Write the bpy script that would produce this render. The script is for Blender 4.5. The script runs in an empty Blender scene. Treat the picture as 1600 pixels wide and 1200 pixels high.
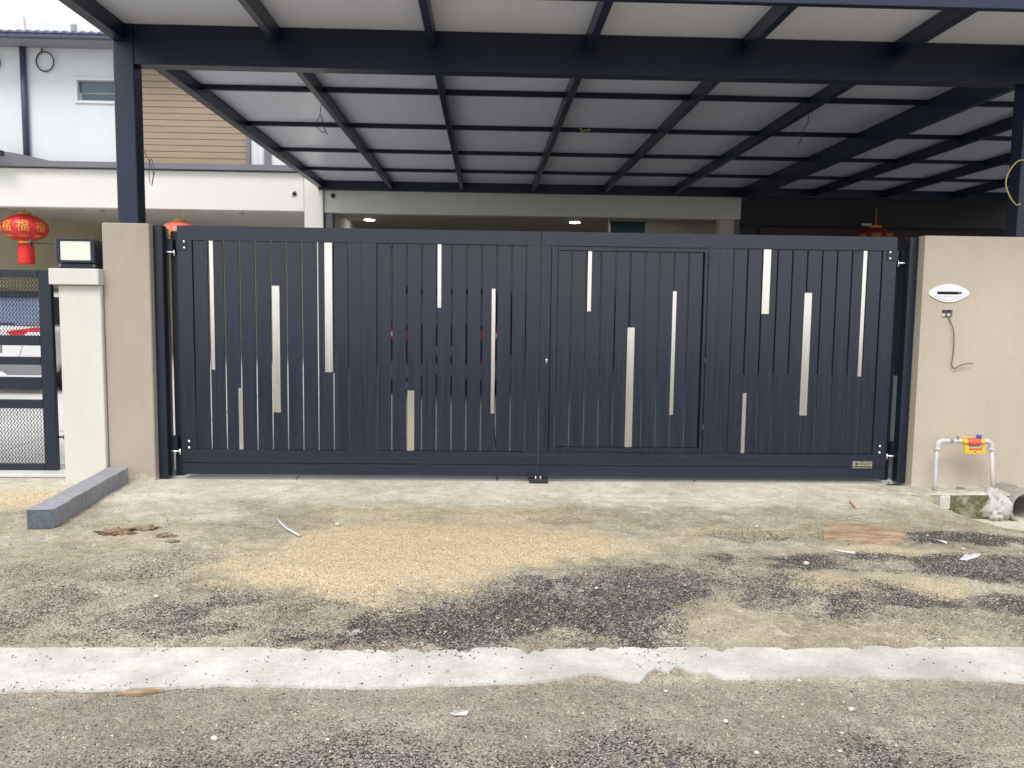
import bpy, bmesh, math, random
import numpy as np
from mathutils import Matrix, Vector
random.seed(7); np.random.seed(7)
S = bpy.context.scene
COL = S.collection
# ---------------------------------------------------------------- camera, world, sun, exposure
cam_d = bpy.data.cameras.new("camera"); cam = bpy.data.objects.new("camera", cam_d); COL.objects.link(cam)
cam_d.sensor_width = 36; cam_d.lens = 1280.5/1600*36; cam_d.clip_end = 500; cam_d.clip_start = .05
pt, yw, rl = -.09081, .032386, .012964
fwd = Vector((math.sin(yw)*math.cos(pt), math.cos(yw)*math.cos(pt), math.sin(pt)))
rt = Vector((math.cos(yw), -math.sin(yw), 0)); up = rt.cross(fwd)
r2 = rt*math.cos(rl)+up*math.sin(rl); u2 = -rt*math.sin(rl)+up*math.cos(rl)
cam.matrix_world = Matrix(((r2.x, u2.x, -fwd.x, 0), (r2.y, u2.y, -fwd.y, -6.851), (r2.z, u2.z, -fwd.z, 1.45), (0, 0, 0, 1)))
S.camera = cam
W = bpy.data.worlds.new("World"); S.world = W; W.use_nodes = True
nt = W.node_tree; nt.nodes.clear()
SUN_EL, SUN_AZ = math.radians(52), math.radians(196)     # azimuth clockwise from +Y (north)
sky = nt.nodes.new("ShaderNodeTexSky"); sky.sky_type = 'NISHITA'; sky.sun_disc = False
sky.sun_elevation = SUN_EL; sky.sun_rotation = SUN_AZ
b1 = nt.nodes.new("ShaderNodeBackground"); b1.inputs[1].default_value = .12; nt.links.new(sky.outputs[0], b1.inputs[0])
tc = nt.nodes.new("ShaderNodeTexCoord"); nz = nt.nodes.new("ShaderNodeTexNoise"); nz.inputs['Scale'].default_value = 2.2; nz.inputs['Detail'].default_value = 6
mpw = nt.nodes.new("ShaderNodeMapping"); mpw.inputs['Scale'].default_value = (1, 1, 3); nt.links.new(tc.outputs['Generated'], mpw.inputs[0]); nt.links.new(mpw.outputs[0], nz.inputs['Vector'])
cr = nt.nodes.new("ShaderNodeValToRGB"); cr.color_ramp.elements[0].position = .35; cr.color_ramp.elements[0].color = (.80, .82, .88, 1)
cr.color_ramp.elements[1].position = .65; cr.color_ramp.elements[1].color = (1, .995, 1, 1); nt.links.new(nz.outputs[0], cr.inputs[0])
b2 = nt.nodes.new("ShaderNodeBackground"); b2.inputs[1].default_value = .95; nt.links.new(cr.outputs[0], b2.inputs[0])
mx = nt.nodes.new("ShaderNodeMixShader"); mx.inputs[0].default_value = .88
nt.links.new(b1.outputs[0], mx.inputs[1]); nt.links.new(b2.outputs[0], mx.inputs[2])
ow = nt.nodes.new("ShaderNodeOutputWorld"); nt.links.new(mx.outputs[0], ow.inputs[0])
sl = bpy.data.lights.new("sun", 'SUN'); sl.energy = 1.35; sl.angle = math.radians(22); sl.color = (1, .97, .92)
sun = bpy.data.objects.new("sun", sl); COL.objects.link(sun)
sd = Vector((math.sin(SUN_AZ)*math.cos(SUN_EL), math.cos(SUN_AZ)*math.cos(SUN_EL), math.sin(SUN_EL)))
sun.rotation_euler = sd.to_track_quat('Z', 'Y').to_euler(); sun.location = sd*30
S.view_settings.view_transform = 'Standard'; S.view_settings.look = 'None'; S.view_settings.exposure = .95
S.view_settings.gamma = 1; S.view_settings.use_curve_mapping = False
try: S.cycles.max_bounces = 12; S.cycles.diffuse_bounces = 8
except Exception: pass

# ---------------------------------------------------------------- helpers
def tag(o, label=None, cat=None, group=None, kind=None):
    if label: o['label'] = label
    if cat: o['category'] = cat
    if group: o['group'] = group
    if kind: o['kind'] = kind
    return o
def wloc(p):
    v = Vector((0, 0, 0))
    while p is not None: v += p.location; p = p.parent
    return v
def link(name, me, parent=None, loc=(0, 0, 0)):
    o = bpy.data.objects.new(name, me); COL.objects.link(o)
    o.location = Vector(loc)-wloc(parent)
    if parent is not None: o.parent = parent
    return o
def root(name, loc, label, cat, group=None):
    o = bpy.data.objects.new(name, None); COL.objects.link(o); o.location = loc; o.empty_display_size = .1
    return tag(o, label, cat, group)
def mesh(name, v, f, mt=None, smooth=False, mats=None, idx=None):
    me = bpy.data.meshes.new(name); me.from_pydata([tuple(p) for p in v], [], f)
    for m in (mats or [mt]): me.materials.append(m)
    if idx is not None: me.polygons.foreach_set('material_index', idx)
    if smooth: me.polygons.foreach_set('use_smooth', [True]*len(me.polygons))
    me.update(); return me
_bc = {}
def boxmesh(dx, dy, dz, mt, bev):
    k = (round(dx, 4), round(dy, 4), round(dz, 4), mt.name, bev)
    if k in _bc: return _bc[k]
    bm = bmesh.new(); bmesh.ops.create_cube(bm, size=1); bmesh.ops.scale(bm, vec=(dx, dy, dz), verts=bm.verts)
    if bev: bmesh.ops.bevel(bm, geom=bm.edges[:], offset=min(bev, min(dx, dy, dz)*.4), segments=1, affect='EDGES')
    me = bpy.data.meshes.new("box_mesh"); bm.to_mesh(me); bm.free(); me.materials.append(mt); _bc[k] = me
    return me
def box(name, x0, x1, y0, y1, z0, z1, mt, parent=None, bev=.003):
    return link(name, boxmesh(x1-x0, y1-y0, z1-z0, mt, bev), parent, ((x0+x1)/2, (y0+y1)/2, (z0+z1)/2))
def prism(name, poly, axis, a, b, mt, parent=None):
    """extrude a polygon (2D) along axis 'x','y','z' from a to b"""
    n = len(poly); v = []
    for t in (a, b):
        for p in poly:
            v.append({'x': (t, p[0], p[1]), 'y': (p[0], t, p[1]), 'z': (p[0], p[1], t)}[axis])
    f = [list(range(n)), list(range(2*n-1, n-1, -1))]+[[i, (i+1) % n, n+(i+1) % n, n+i] for i in range(n)]
    c = sum((Vector(p) for p in v), Vector())/len(v)
    me = mesh(name, [Vector(p)-c for p in v], f, mt)
    bm = bmesh.new(); bm.from_mesh(me); bmesh.ops.recalc_face_normals(bm, faces=bm.faces[:]); bm.to_mesh(me); bm.free()
    return link(name, me, parent, c)
def tube(name, pts, r, mt, parent=None, n=8, smooth=True, caps=True):
    P = [Vector(p) for p in pts]; c = P[0].copy(); v = []; f = []
    rr = r if isinstance(r, (list, tuple)) else [r]*len(P)
    nrm = None
    for i, p in enumerate(P):
        t = (P[min(i+1, len(P)-1)]-P[max(i-1, 0)]).normalized()
        if nrm is None:
            nrm = t.orthogonal().normalized()
        nrm = (nrm-t*nrm.dot(t)).normalized(); b = t.cross(nrm)
        for k in range(n):
            a = 2*math.pi*k/n; v.append(p-c+(nrm*math.cos(a)+b*math.sin(a))*rr[i])
    for i in range(len(P)-1):
        for k in range(n): f.append([i*n+k, i*n+(k+1) % n, (i+1)*n+(k+1) % n, (i+1)*n+k])
    if caps: f += [list(range(n-1, -1, -1)), list(range((len(P)-1)*n, len(P)*n))]
    return link(name, mesh(name, v, f, mt, smooth), parent, c)
def lathe(name, prof, c, mt, parent=None, n=24, smooth=True, axis='z', rib=0):
    v = []; f = []
    for (r, z) in prof:
        for k in range(n):
            a = 2*math.pi*k/n; q = r*(1+rib*abs(math.cos(a*n/4))) if rib else r
            x, y = q*math.cos(a), q*math.sin(a)
            v.append({'z': (x, y, z), 'y': (x, z, y), 'x': (z, x, y)}[axis])
    m = len(prof)
    for i in range(m-1):
        for k in range(n): f.append([i*n+k, i*n+(k+1) % n, (i+1)*n+(k+1) % n, (i+1)*n+k])
    f += [list(range(n-1, -1, -1)), list(range((m-1)*n, m*n))]
    me = mesh(name, v, f, mt, smooth)
    bm = bmesh.new(); bm.from_mesh(me); bmesh.ops.recalc_face_normals(bm, faces=bm.faces[:]); bm.to_mesh(me); bm.free()
    return link(name, me, parent, c)
def spline(pts, k=8):
    P = [Vector(p) for p in pts]; P = [P[0]]+P+[P[-1]]; o = []
    for i in range(1, len(P)-2):
        for j in range(k):
            t = j/k; a, b, c, d = P[i-1:i+3]
            o.append(.5*((2*b)+(c-a)*t+(2*a-5*b+4*c-d)*t*t+(-a+3*b-3*c+d)*t**3))
    return o+[P[-2]]

# ---- materials
def mat(name, col, rough=.5, metal=0, var=.12, vscale=6, stretch=(1, 1, 1), bump=.0, bscale=60, fine=0, fscale=200, col2=None, dirt=None, spec=None, rvar=0):
    m = bpy.data.materials.new(name); m.use_nodes = True; t = m.node_tree; N = t.nodes; L = t.links
    p = N['Principled BSDF']; p.inputs['Metallic'].default_value = metal; p.inputs['Roughness'].default_value = rough
    if spec is not None: p.inputs['Specular IOR Level'].default_value = spec
    g = N.new('ShaderNodeNewGeometry'); mp = N.new('ShaderNodeMapping'); mp.inputs['Scale'].default_value = stretch; L.new(g.outputs['Position'], mp.inputs[0])
    n = N.new('ShaderNodeTexNoise'); n.inputs['Scale'].default_value = vscale; n.inputs['Detail'].default_value = 6; n.inputs['Roughness'].default_value = .6; L.new(mp.outputs[0], n.inputs['Vector'])
    c2 = col2 or tuple(min(1, x*(1+var)) for x in col); c1 = tuple(x*(1-var) for x in col) if not col2 else col
    r = N.new('ShaderNodeValToRGB'); r.color_ramp.elements[0].position = .32; r.color_ramp.elements[1].position = .68
    r.color_ramp.elements[0].color = (*c1, 1); r.color_ramp.elements[1].color = (*c2, 1); L.new(n.outputs[0], r.inputs[0]); out = r.outputs[0]
    if fine:
        n2 = N.new('ShaderNodeTexNoise'); n2.inputs['Scale'].default_value = fscale; n2.inputs['Detail'].default_value = 3; L.new(mp.outputs[0], n2.inputs['Vector'])
        mr = N.new('ShaderNodeMapRange'); mr.inputs[1].default_value = .3; mr.inputs[2].default_value = .7; mr.inputs[3].default_value = 1-fine; mr.inputs[4].default_value = 1+fine; L.new(n2.outputs[0], mr.inputs[0])
        mu = N.new('ShaderNodeVectorMath'); mu.operation = 'SCALE'; L.new(out, mu.inputs[0]); L.new(mr.outputs[0], mu.inputs['Scale']); out = mu.outputs[0]
    if dirt:      # (colour, height, noise scale): splashed dirt band rising from the ground
        sx = N.new('ShaderNodeSeparateXYZ'); L.new(g.outputs['Position'], sx.inputs[0])
        n3 = N.new('ShaderNodeTexNoise'); n3.inputs['Scale'].default_value = dirt[2]; n3.inputs['Detail'].default_value = 8; n3.inputs['Roughness'].default_value = .7; L.new(g.outputs['Position'], n3.inputs['Vector'])
        ma = N.new('ShaderNodeMath'); ma.operation = 'MULTIPLY_ADD'; L.new(n3.outputs[0], ma.inputs[0]); ma.inputs[1].default_value = -dirt[1]*2.4; L.new(sx.outputs[2], ma.inputs[2])
        m2 = N.new('ShaderNodeMapRange'); m2.inputs[1].default_value = -dirt[1]*1.1; m2.inputs[2].default_value = -dirt[1]*.6; m2.inputs[3].default_value = .75; m2.inputs[4].default_value = 0; L.new(ma.outputs[0], m2.inputs[0])
        mm = N.new('ShaderNodeMix'); mm.data_type = 'RGBA'; L.new(m2.outputs[0], mm.inputs['Factor']); L.new(out, mm.inputs['A']); mm.inputs['B'].default_value = (*dirt[0], 1); out = mm.outputs['Result']
    L.new(out, p.inputs['Base Color'])
    if rvar:
        m4 = N.new('ShaderNodeMapRange'); m4.inputs[1].default_value = .3; m4.inputs[2].default_value = .7; m4.inputs[3].default_value = rough-rvar; m4.inputs[4].default_value = rough+rvar; L.new(n.outputs[0], m4.inputs[0]); L.new(m4.outputs[0], p.inputs['Roughness'])
    if bump:
        nb = N.new('ShaderNodeTexNoise'); nb.inputs['Scale'].default_value = bscale; nb.inputs['Detail'].default_value = 5; L.new(mp.outputs[0], nb.inputs['Vector'])
        bp = N.new('ShaderNodeBump'); bp.inputs['Strength'].default_value = bump; bp.inputs['Distance'].default_value = .004; L.new(nb.outputs[0], bp.inputs['Height']); L.new(bp.outputs[0], p.inputs['Normal'])
    return m
def emis(name, col, s):
    m = bpy.data.materials.new(name); m.use_nodes = True; p = m.node_tree.nodes['Principled BSDF']
    p.inputs['Base Color'].default_value = (*col, 1); p.inputs['Emission Color'].default_value = (*col, 1); p.inputs['Emission Strength'].default_value = s; return m
M = {}
M['gate'] = mat('navy_grain_aluminium', (.0055, .0105, .0245), .26, 0, .25, 1.3, (30, 30, .8), bump=.22, bscale=7, fine=.2, fscale=12, rvar=.05, spec=.6)
M['gate_h'] = mat('navy_grain_aluminium_rail', (.0055, .0105, .0245), .26, 0, .25, 1.3, (.8, 30, 30), bump=.22, bscale=7, fine=.2, fscale=12, rvar=.05, spec=.6)
M['frame'] = mat('navy_painted_steel', (.0038, .010, .034), .36, 0, .12, 2, bump=.1, bscale=40, rvar=.06)
M['post'] = mat('navy_post_steel', (.0065, .012, .023), .32, 0, .12, 2, bump=.05, bscale=30, rvar=.05)
M['steel'] = mat('brushed_stainless', (.72, .69, .62), .22, 1, .05, 3, (40, 40, 1), fine=.06, fscale=10, rvar=.04)
M['chrome'] = mat('zinc_bolt', (.80, .80, .82), .25, 1, .04)
M['black'] = mat('black_metal', (.014, .015, .018), .45)
M['groove'] = mat('matt_black_shade_and_print', (.010, .012, .018), .7)  # matt black: print and joints, plus the painted shade in the drain pipe
M['ceil'] = mat('white_roof_sheet', (.74, .77, .88), .30, 0, .02, 1.2, (5, .12, 1), bump=.015, bscale=3, fine=.01, fscale=3)
M['beige'] = mat('taupe_wall_paint', (.355, .305, .25), .75, 0, .07, 1.5, (1, 1, .5), bump=.35, bscale=70, fine=.025, fscale=25, dirt=((.56, .50, .43), .09, 14))
M['beiger'] = mat('taupe_wall_paint_right', (.44, .38, .31), .75, 0, .07, 1.5, (1, 1, .5), bump=.35, bscale=70, fine=.025, fscale=25, dirt=((.50, .46, .40), .03, 12))
M['cream'] = mat('cream_wall_paint', (.58, .57, .51), .7, 0, .03, 1.2, bump=.2, bscale=60, fine=.02, fscale=20)
M['creampil'] = mat('cream_pillar_paint', (.55, .54, .49), .7, 0, .03, 1.2, (2, 2, .5), bump=.3, bscale=60, fine=.02, fscale=20, dirt=((.50, .47, .40), .03, 12))
M['white'] = mat('white_wall_paint', (.54, .565, .58), .7, 0, .035, .8, (1.5, 1, .5), bump=.15, bscale=50, fine=.02, fscale=14)
M['olive'] = mat('olive_beige_wall', (.62, .57, .41), .75, 0, .05, 1, bump=.1)
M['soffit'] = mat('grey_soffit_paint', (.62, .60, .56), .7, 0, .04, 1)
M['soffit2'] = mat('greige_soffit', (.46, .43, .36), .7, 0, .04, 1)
M['trim'] = mat('mauve_grey_trim', (.13, .125, .15), .6, 0, .06, 2)
M['eave'] = mat('grey_eave', (.20, .20, .225), .6, 0, .06, 2)
M['plank'] = mat('tan_cladding', (.265, .20, .135), .6, 0, .08, 2, (.7, 4, 4), bump=.15, bscale=14, fine=.04, fscale=8)
M['plankb'] = mat('cladding_backing', (.12, .08, .05), .8)
M['tile'] = mat('blue_roof_tile', (.035, .045, .10), .4, 0, .25, 4)
M['pipe'] = mat('plum_downpipe', (.05, .05, .09), .5)
M['glass'] = mat('teal_louvre_glass', (.045, .095, .11), .12, 0, .1, 2)
M['dglass'] = mat('dark_car_glass', (.012, .015, .02), .06, 0, .1, 2)
M['bglass'] = mat('blue_grey_rear_glass', (.10, .13, .20), .1, 0, .1, 2)
M['darkwall'] = mat('near_black_wall', (.020, .019, .021), .7, 0, .12, 1)  # near-black over the whole house front
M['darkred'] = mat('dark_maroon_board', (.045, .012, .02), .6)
M['lens'] = mat('cream_lamp_lens', (.62, .66, .55), .3, 0, .02)
M['red'] = mat('red_lantern_silk', (.55, .018, .02), .5, 0, .12, 6)
M['redt'] = mat('red_tassel', (.62, .02, .015), .65, 0, .2, 30, (6, 6, 1))
M['pink'] = mat('sunlit_lantern_silk', (.62, .12, .10), .5, 0, .2, 6)  # paler copy of the lantern red, sunlight put into the colour
M['dred'] = mat('shaded_lantern_silk', (.20, .01, .015), .5, 0, .15, 6)  # darker copy of the lantern red, shade put into the colour
M['gold'] = mat('gold_print', (.66, .32, .045), .45, .1, .12, 20)
M['carw'] = mat('silver_car_paint', (.62, .62, .63), .25, .25, .02)
M['carb'] = mat('blue_car_paint', (.012, .016, .09), .2, .1, .05)
M['carred'] = mat('tail_lamp_red', (.55, .01, .02), .15)
M['carclear'] = mat('tail_lamp_clear', (.75, .74, .72), .12)
M['cargrey'] = mat('grey_plastic', (.16, .16, .17), .5)
M['tyre'] = mat('tyre_rubber', (.02, .02, .02), .8)
M['pvc'] = mat('white_pvc', (.50, .49, .475), .4, 0, .06, 12, dirt=((.40, .36, .30), .04, 25))
M['yellow'] = mat('yellow_plastic', (.62, .42, .03), .4, 0, .06, 20)
M['meterred'] = mat('red_valve', (.55, .09, .06), .4, 0, .08, 20)
M['bluecap'] = mat('blue_cap', (.03, .10, .35), .4)
M['brass'] = mat('brass_fitting', (.62, .48, .30), .35, .7, .1, 30)
M['wire'] = mat('black_wire', (.02, .02, .022), .6)
M['wireg'] = mat('grey_wire', (.12, .115, .11), .6)
M['wirey'] = mat('yellow_green_wire', (.62, .55, .12), .6)
M['cement'] = mat('fresh_white_cement', (.46, .445, .41), .9, 0, .12, 9, bump=.6, bscale=30, fine=.06, fscale=60)
M['kerb'] = mat('rough_grey_kerb', (.24, .245, .26), .85, 0, .14, 18, bump=.8, bscale=60, fine=.12, fscale=110)
M['kerbend'] = mat('dark_kerb_end', (.09, .105, .13), .85, 0, .2, 30, bump=.9, bscale=70, fine=.25, fscale=120)  # kerb ends coloured darker and bluer than the body
M['wood'] = mat('weathered_board', (.19, .12, .07), .85, 0, .3, 5, (1.5, 6, 6), bump=.8, bscale=10, fine=.2, fscale=18, col2=(.44, .33, .21))
M['chip'] = mat('pale_wood', (.55, .40, .30), .7, 0, .12, 20)
M['clay'] = mat('brown_clay', (.13, .09, .055), .95, 0, .3, 30, bump=1, bscale=60, col2=(.34, .25, .16), fine=.2, fscale=90)
M['peb'] = mat('pale_pebble', (.48, .46, .40), .8, 0, .12, 30, bump=.5, bscale=90)
M['paper'] = mat('white_scrap', (.50, .51, .52), .6, 0, .05, 20)
M['slab'] = mat('grey_porch_concrete', (.52, .51, .49), .7, 0, .10, 1.6, bump=.2, bscale=30, fine=.05, fscale=40)

# ---------------------------------------------------------------- ground
def _h(ix, iy, s):
    n = (ix*374761393+iy*668265263+s*974634777) & 0x7fffffff
    n = ((n ^ (n >> 13))*1274126177) & 0x7fffffff
    return ((n ^ (n >> 16)) & 0xffff)/65535.
def vn(x, y, s):
    ix = np.floor(x).astype(np.int64); iy = np.floor(y).astype(np.int64); fx = x-ix; fy = y-iy
    fx = fx*fx*(3-2*fx); fy = fy*fy*(3-2*fy)
    a = _h(ix, iy, s); b = _h(ix+1, iy, s); c = _h(ix, iy+1, s); d = _h(ix+1, iy+1, s)
    return (a*(1-fx)+b*fx)*(1-fy)+(c*(1-fx)+d*fx)*fy
def fbm(x, y, sc, s, o=4, g=.5):
    r = 0; a = 1; t = 0
    for i in range(o):
        r = r+a*vn(x*sc, y*sc, s+i*17); t += a; a *= g; sc *= 2.03
    return r/t
def sdpoly(x, y, P):
    """signed distance, positive inside"""
    d = np.full(x.shape, 1e9); ins = np.zeros(x.shape, bool); n = len(P)
    for i in range(n):
        ax, ay = P[i]; bx, by = P[(i+1) % n]; ex, ey = bx-ax, by-ay
        t = np.clip(((x-ax)*ex+(y-ay)*ey)/(ex*ex+ey*ey), 0, 1)
        d = np.minimum(d, (x-ax-t*ex)**2+(y-ay-t*ey)**2)
        c = ((ay > y) != (by > y)) & (x < ex*(y-ay)/(ey if ey else 1e-9)+ax); ins ^= c
    return np.where(ins, 1, -1)*np.sqrt(d)
def sst(a, b, x):
    t = np.clip((x-a)/(b-a), 0, 1); return t*t*(3-2*t)
def ell(x, y, cx, cy, rx, ry):
    return 1-np.sqrt(((x-cx)/rx)**2+((y-cy)/ry)**2)
SAND = [(-1.47, -2.42), (-1.42, -2.1), (-1.25, -1.85), (-1.0, -1.5), (-.7, -1.33), (.2, -1.38), (.75, -1.6), (1.05, -1.87), (1.0, -2.05), (.47, -2.22), (.02, -2.36), (-.18, -2.72), (-.62, -2.86), (-1.07, -2.72)]
DARK = [(-2.1, -3.43), (-2.3, -2.9), (-2.07, -2.5), (-1.9, -2.3), (-1.55, -2.25), (-1.42, -2.55), (-1.05, -2.78), (-.62, -2.86), (-.18, -2.76), (.15, -2.48), (.5, -2.48), (.75, -2.3), (1.0, -2.25), (1.45, -2.4), (1.25, -2.75), (1.0, -3.0), (.82, -3.43)]
FRONT = [(-5, -3.85), (-1.8, -3.849), (-1.33, -3.841), (-1.0, -3.816), (-.375, -3.835), (.115, -3.783), (.30, -3.75), (.449, -3.711), (.56, -3.765), (.62, -3.768), (.66, -3.70), (.70, -3.655), (.745, -3.69), (.79, -3.635), (.861, -3.712), (.90, -3.69), (.953, -3.753), (1.394, -3.743), (2.148, -3.785), (6, -3.79)]
def height(x, y):
    h = (fbm(x, y, 1.6, 3, 5)-.5)*.030+(fbm(x, y, 14, 9, 3)-.5)*.012
    h = h*sst(-.05, -.7, y)+.004
    w = x+(fbm(x, y, 3, 21)-.5)*.3; v = y+(fbm(x, y, 3, 22)-.5)*.3
    h = h+.022*sst(-.05, .35, sdpoly(w, v, SAND))
    s = sst(-3.28, -3.42, y)*sst(-4.0, -3.88, y); h = h*(1-s)
    pr = sst(0, 1, (x-3.36)/.68); py = sst(-1.75, -.75, y)
    return h-.215*pr*py
def masks(x, y):
    n1 = (fbm(x, y, 2.3, 41)-.5); n2 = (fbm(x, y, 2.3, 51)-.5); n3 = (fbm(x, y, 9, 61)-.5)
    w = x+n1*.32+n3*.08; v = y+n2*.32+n3*.10
    sand = sst(-.34, .26, sdpoly(w, v, SAND)+n3*.34)
    for a in ((-.2, -1.15, 1.1, .3, .55), (1.75, -1.62, .75, .14, .55), (2.45, -2.0, .45, .12, .7), (1.85, -2.68, .28, .20, .65), (2.35, -2.66, .30, .2, .6), (1.1, -3.15, .45, .32, .30), (.95, -2.35, .2, .35, .35), (-3.5, -.75, .75, .42, .8), (-2.1, -1.75, .55, .2, .35), (1.8, -3.3, .5, .16, .35), (2.7, -3.2, .4, .18, .3), (.3, -2.0, .5, .3, .4)):
        sand = np.maximum(sand, a[4]*sst(-.25, .45, ell(w, v, *a[:4])+n3*.5))
    dark = .98*sst(-.26, .22, sdpoly(w, v, DARK)+n3*.4)*(.72+.9*np.clip(n2+n3*.6+.2, 0, .5))
    for a in ((1.9, -1.66, .6, .12, .75), (3.15, -1.72, .5, .2, .95), (2.2, -2.25, 1.0, .22, .85), (3.2, -2.4, .8, .3, .85), (2.0, -3.0, .5, .38, .95), (2.9, -2.95, .5, .3, .8), (1.5, -2.7, .35, .35, .7), (-2.35, -2.7, .8, .5, .5), (-1.7, -2.2, .45, .18, .55), (2.5, -3.25, .6, .2, .5), (-3, -3.0, .6, .5, .5)):
        dark = np.maximum(dark, a[4]*sst(-.2, .4, ell(w, v, *a[:4])+n3*.7))
    n4 = fbm(x, y, 30, 77, 3)-.5; sand = np.clip(sand*(.93+n2*.6+n4*.9)-.05, 0, 1); dark = np.clip(dark*(1+n4*.9+n1*.5), 0, 1)
    dark = dark*(1-.38*sst(-.9, -1.7, x))*(1-.65*sst(.53, .66, fbm(x, y, 2.6, 87, 4)))
    dark = dark*(1-.85*sand)
    apron = sst(-1.12, -.62, v+n1*.25)*.95
    apron = np.maximum(apron, .6*sst(0, .5, ell(w, v, -2.2, -1.1, .7, .5)))
    road = sst(-3.74, -3.82, y)
    rdark = sst(-4.02, -4.5, y+n1*.6+n3*.3)*.6*road
    side = sst(2.6, 3.6, x)*.3
    return dict(sand=sand*(1-road), dark=np.maximum(dark*(1-road), rdark), apron=apron, road=road, side=side)
xs = np.concatenate([[-60, -30, -15, -9, -6, -5], np.arange(-4.4, 5.4, .016), [6, 8, 12, 20, 40, 60]])
ys = np.concatenate([[-40, -20, -12, -8, -6, -5.2], np.arange(-4.8, -.02, .016), [.3, .8]])
X, Y_ = np.meshgrid(xs, ys); nx, ny = len(xs), len(ys)
xf, yf = X.ravel(), Y_.ravel(); zf = height(xf, yf)
zf = np.where(yf > .1, -.06, zf)
me = bpy.data.meshes.new("ground"); me.vertices.add(nx*ny); me.vertices.foreach_set('co', np.stack([xf, yf, zf], 1).ravel())
q = (np.arange(ny-1)[:, None]*nx+np.arange(nx-1)[None]).ravel(); quads = np.stack([q, q+1, q+nx+1, q+nx], 1)
me.loops.add(quads.size); me.loops.foreach_set('vertex_index', quads.ravel()); me.polygons.add(len(quads))
me.polygons.foreach_set('loop_start', np.arange(0, quads.size, 4)); me.polygons.foreach_set('loop_total', np.full(len(quads), 4))
me.update(); me.polygons.foreach_set('use_smooth', np.ones(len(quads), bool))
mk = masks(xf, yf)
for k, v in mk.items():
    a = me.attributes.new('m_'+k, 'FLOAT', 'POINT'); a.data.foreach_set('value', v.astype(np.float32))
gm = bpy.data.materials.new('dirt_concrete_gravel'); gm.use_nodes = True; T = gm.node_tree; N = T.nodes; L = T.links
P = N['Principled BSDF']; P.inputs['Roughness'].default_value = .93; P.inputs['Specular IOR Level'].default_value = .25
geo = N.new('ShaderNodeNewGeometry')
def attr(n):
    a = N.new('ShaderNodeAttribute'); a.attribute_name = n; return a.outputs['Fac']
def noise(sc, det=5, ro=.55):
    n = N.new('ShaderNodeTexNoise'); n.inputs['Scale'].default_value = sc; n.inputs['Detail'].default_value = det; n.inputs['Roughness'].default_value = ro; L.new(geo.outputs['Position'], n.inputs['Vector']); return n.outputs[0]
def ramp(f, *st):
    r = N.new('ShaderNodeValToRGB'); e = r.color_ramp.elements
    e[0].position, e[0].color = st[0][0], (*st[0][1], 1); e[1].position, e[1].color = st[-1][0], (*st[-1][1], 1)
    for p, c in st[1:-1]:
        k = e.new(p); k.color = (*c, 1)
    L.new(f, r.inputs[0]); return r.outputs[0]
def mixc(f, a, b):
    m = N.new('ShaderNodeMix'); m.data_type = 'RGBA'
    L.new(f, m.inputs['Factor']); L.new(a, m.inputs['A']); L.new(b, m.inputs['B']); return m.outputs['Result']
def math_(op, a, b=None, c=None, clamp=False):
    m = N.new('ShaderNodeMath'); m.operation = op; m.use_clamp = clamp
    for i, q_ in enumerate((a, b, c)):
        if q_ is None: continue
        if isinstance(q_, (int, float)): m.inputs[i].default_value = q_
        else: L.new(q_, m.inputs[i])
    return m.outputs[0]
def vor(sc):
    v = N.new('ShaderNodeTexVoronoi'); v.inputs['Scale'].default_value = sc; L.new(geo.outputs['Position'], v.inputs['Vector'])
    s = N.new('ShaderNodeSeparateColor'); L.new(v.outputs['Color'], s.inputs[0]); return s.outputs[0], s.outputs[1], v.outputs['Distance']
va, vb, vd = vor(190); wa, wb, wd = vor(165)
big = noise(1.4, 6); mid = noise(7, 6, .6); fin = noise(70, 4, .6)
mot = noise(24, 6, .62); mixn = math_('MULTIPLY_ADD', mid, .38, math_('MULTIPLY_ADD', mot, .27, math_('MULTIPLY', big, .35)))
base = ramp(mixn, (.36, (.21, .18, .125)), (.47, (.315, .28, .205)), (.55, (.40, .36, .275)), (.66, (.50, .465, .37)))
concr = ramp(mixn, (.36, (.36, .32, .23)), (.48, (.49, .455, .36)), (.60, (.63, .60, .51)))
roadc = ramp(mixn, (.34, (.17, .148, .11)), (.50, (.265, .235, .185)), (.66, (.37, .335, .27)))
c = mixc(attr('m_apron'), base, concr); c = mixc(attr('m_road'), c, roadc)
# fine pits and stones of the base: per-cell value
cellv = ramp(va, (.0, (.45, .45, .45)), (.15, (.80, .80, .80)), (.8, (1.1, 1.1, 1.1)), (1., (1.55, 1.5, 1.42)))
mu = N.new('ShaderNodeMix'); mu.data_type = 'RGBA'; mu.blend_type = 'MULTIPLY'
L.new(math_('SUBTRACT', 1.0, math_('MULTIPLY', attr('m_apron'), .75)), mu.inputs['Factor']); L.new(c, mu.inputs['A']); L.new(cellv, mu.inputs['B']); c = mu.outputs['Result']
sandc = ramp(vb, (0, (.20, .14, .07)), (.22, (.42, .32, .18)), (.72, (.56, .45, .28)), (1, (.72, .64, .48)))
darkc = ramp(wb, (0, (.014, .013, .015)), (.45, (.040, .037, .038)), (.80, (.10, .093, .088)), (.90, (.28, .25, .20)), (1, (.48, .43, .33)))
ft = math_('MULTIPLY_ADD', fin, .5, math_('MULTIPLY', va, .5))
def gate_(m, rnd, soft=.22):
    r = N.new('ShaderNodeMapRange'); L.new(math_('SUBTRACT', m, rnd), r.inputs[0]); r.inputs[1].default_value = -soft; r.inputs[2].default_value = soft; return r.outputs[0]
c = mixc(gate_(attr('m_sand'), math_('MULTIPLY_ADD', ft, 1.0, .0)), c, sandc)
gt = math_('MULTIPLY_ADD', wa, .85, .08)
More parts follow.
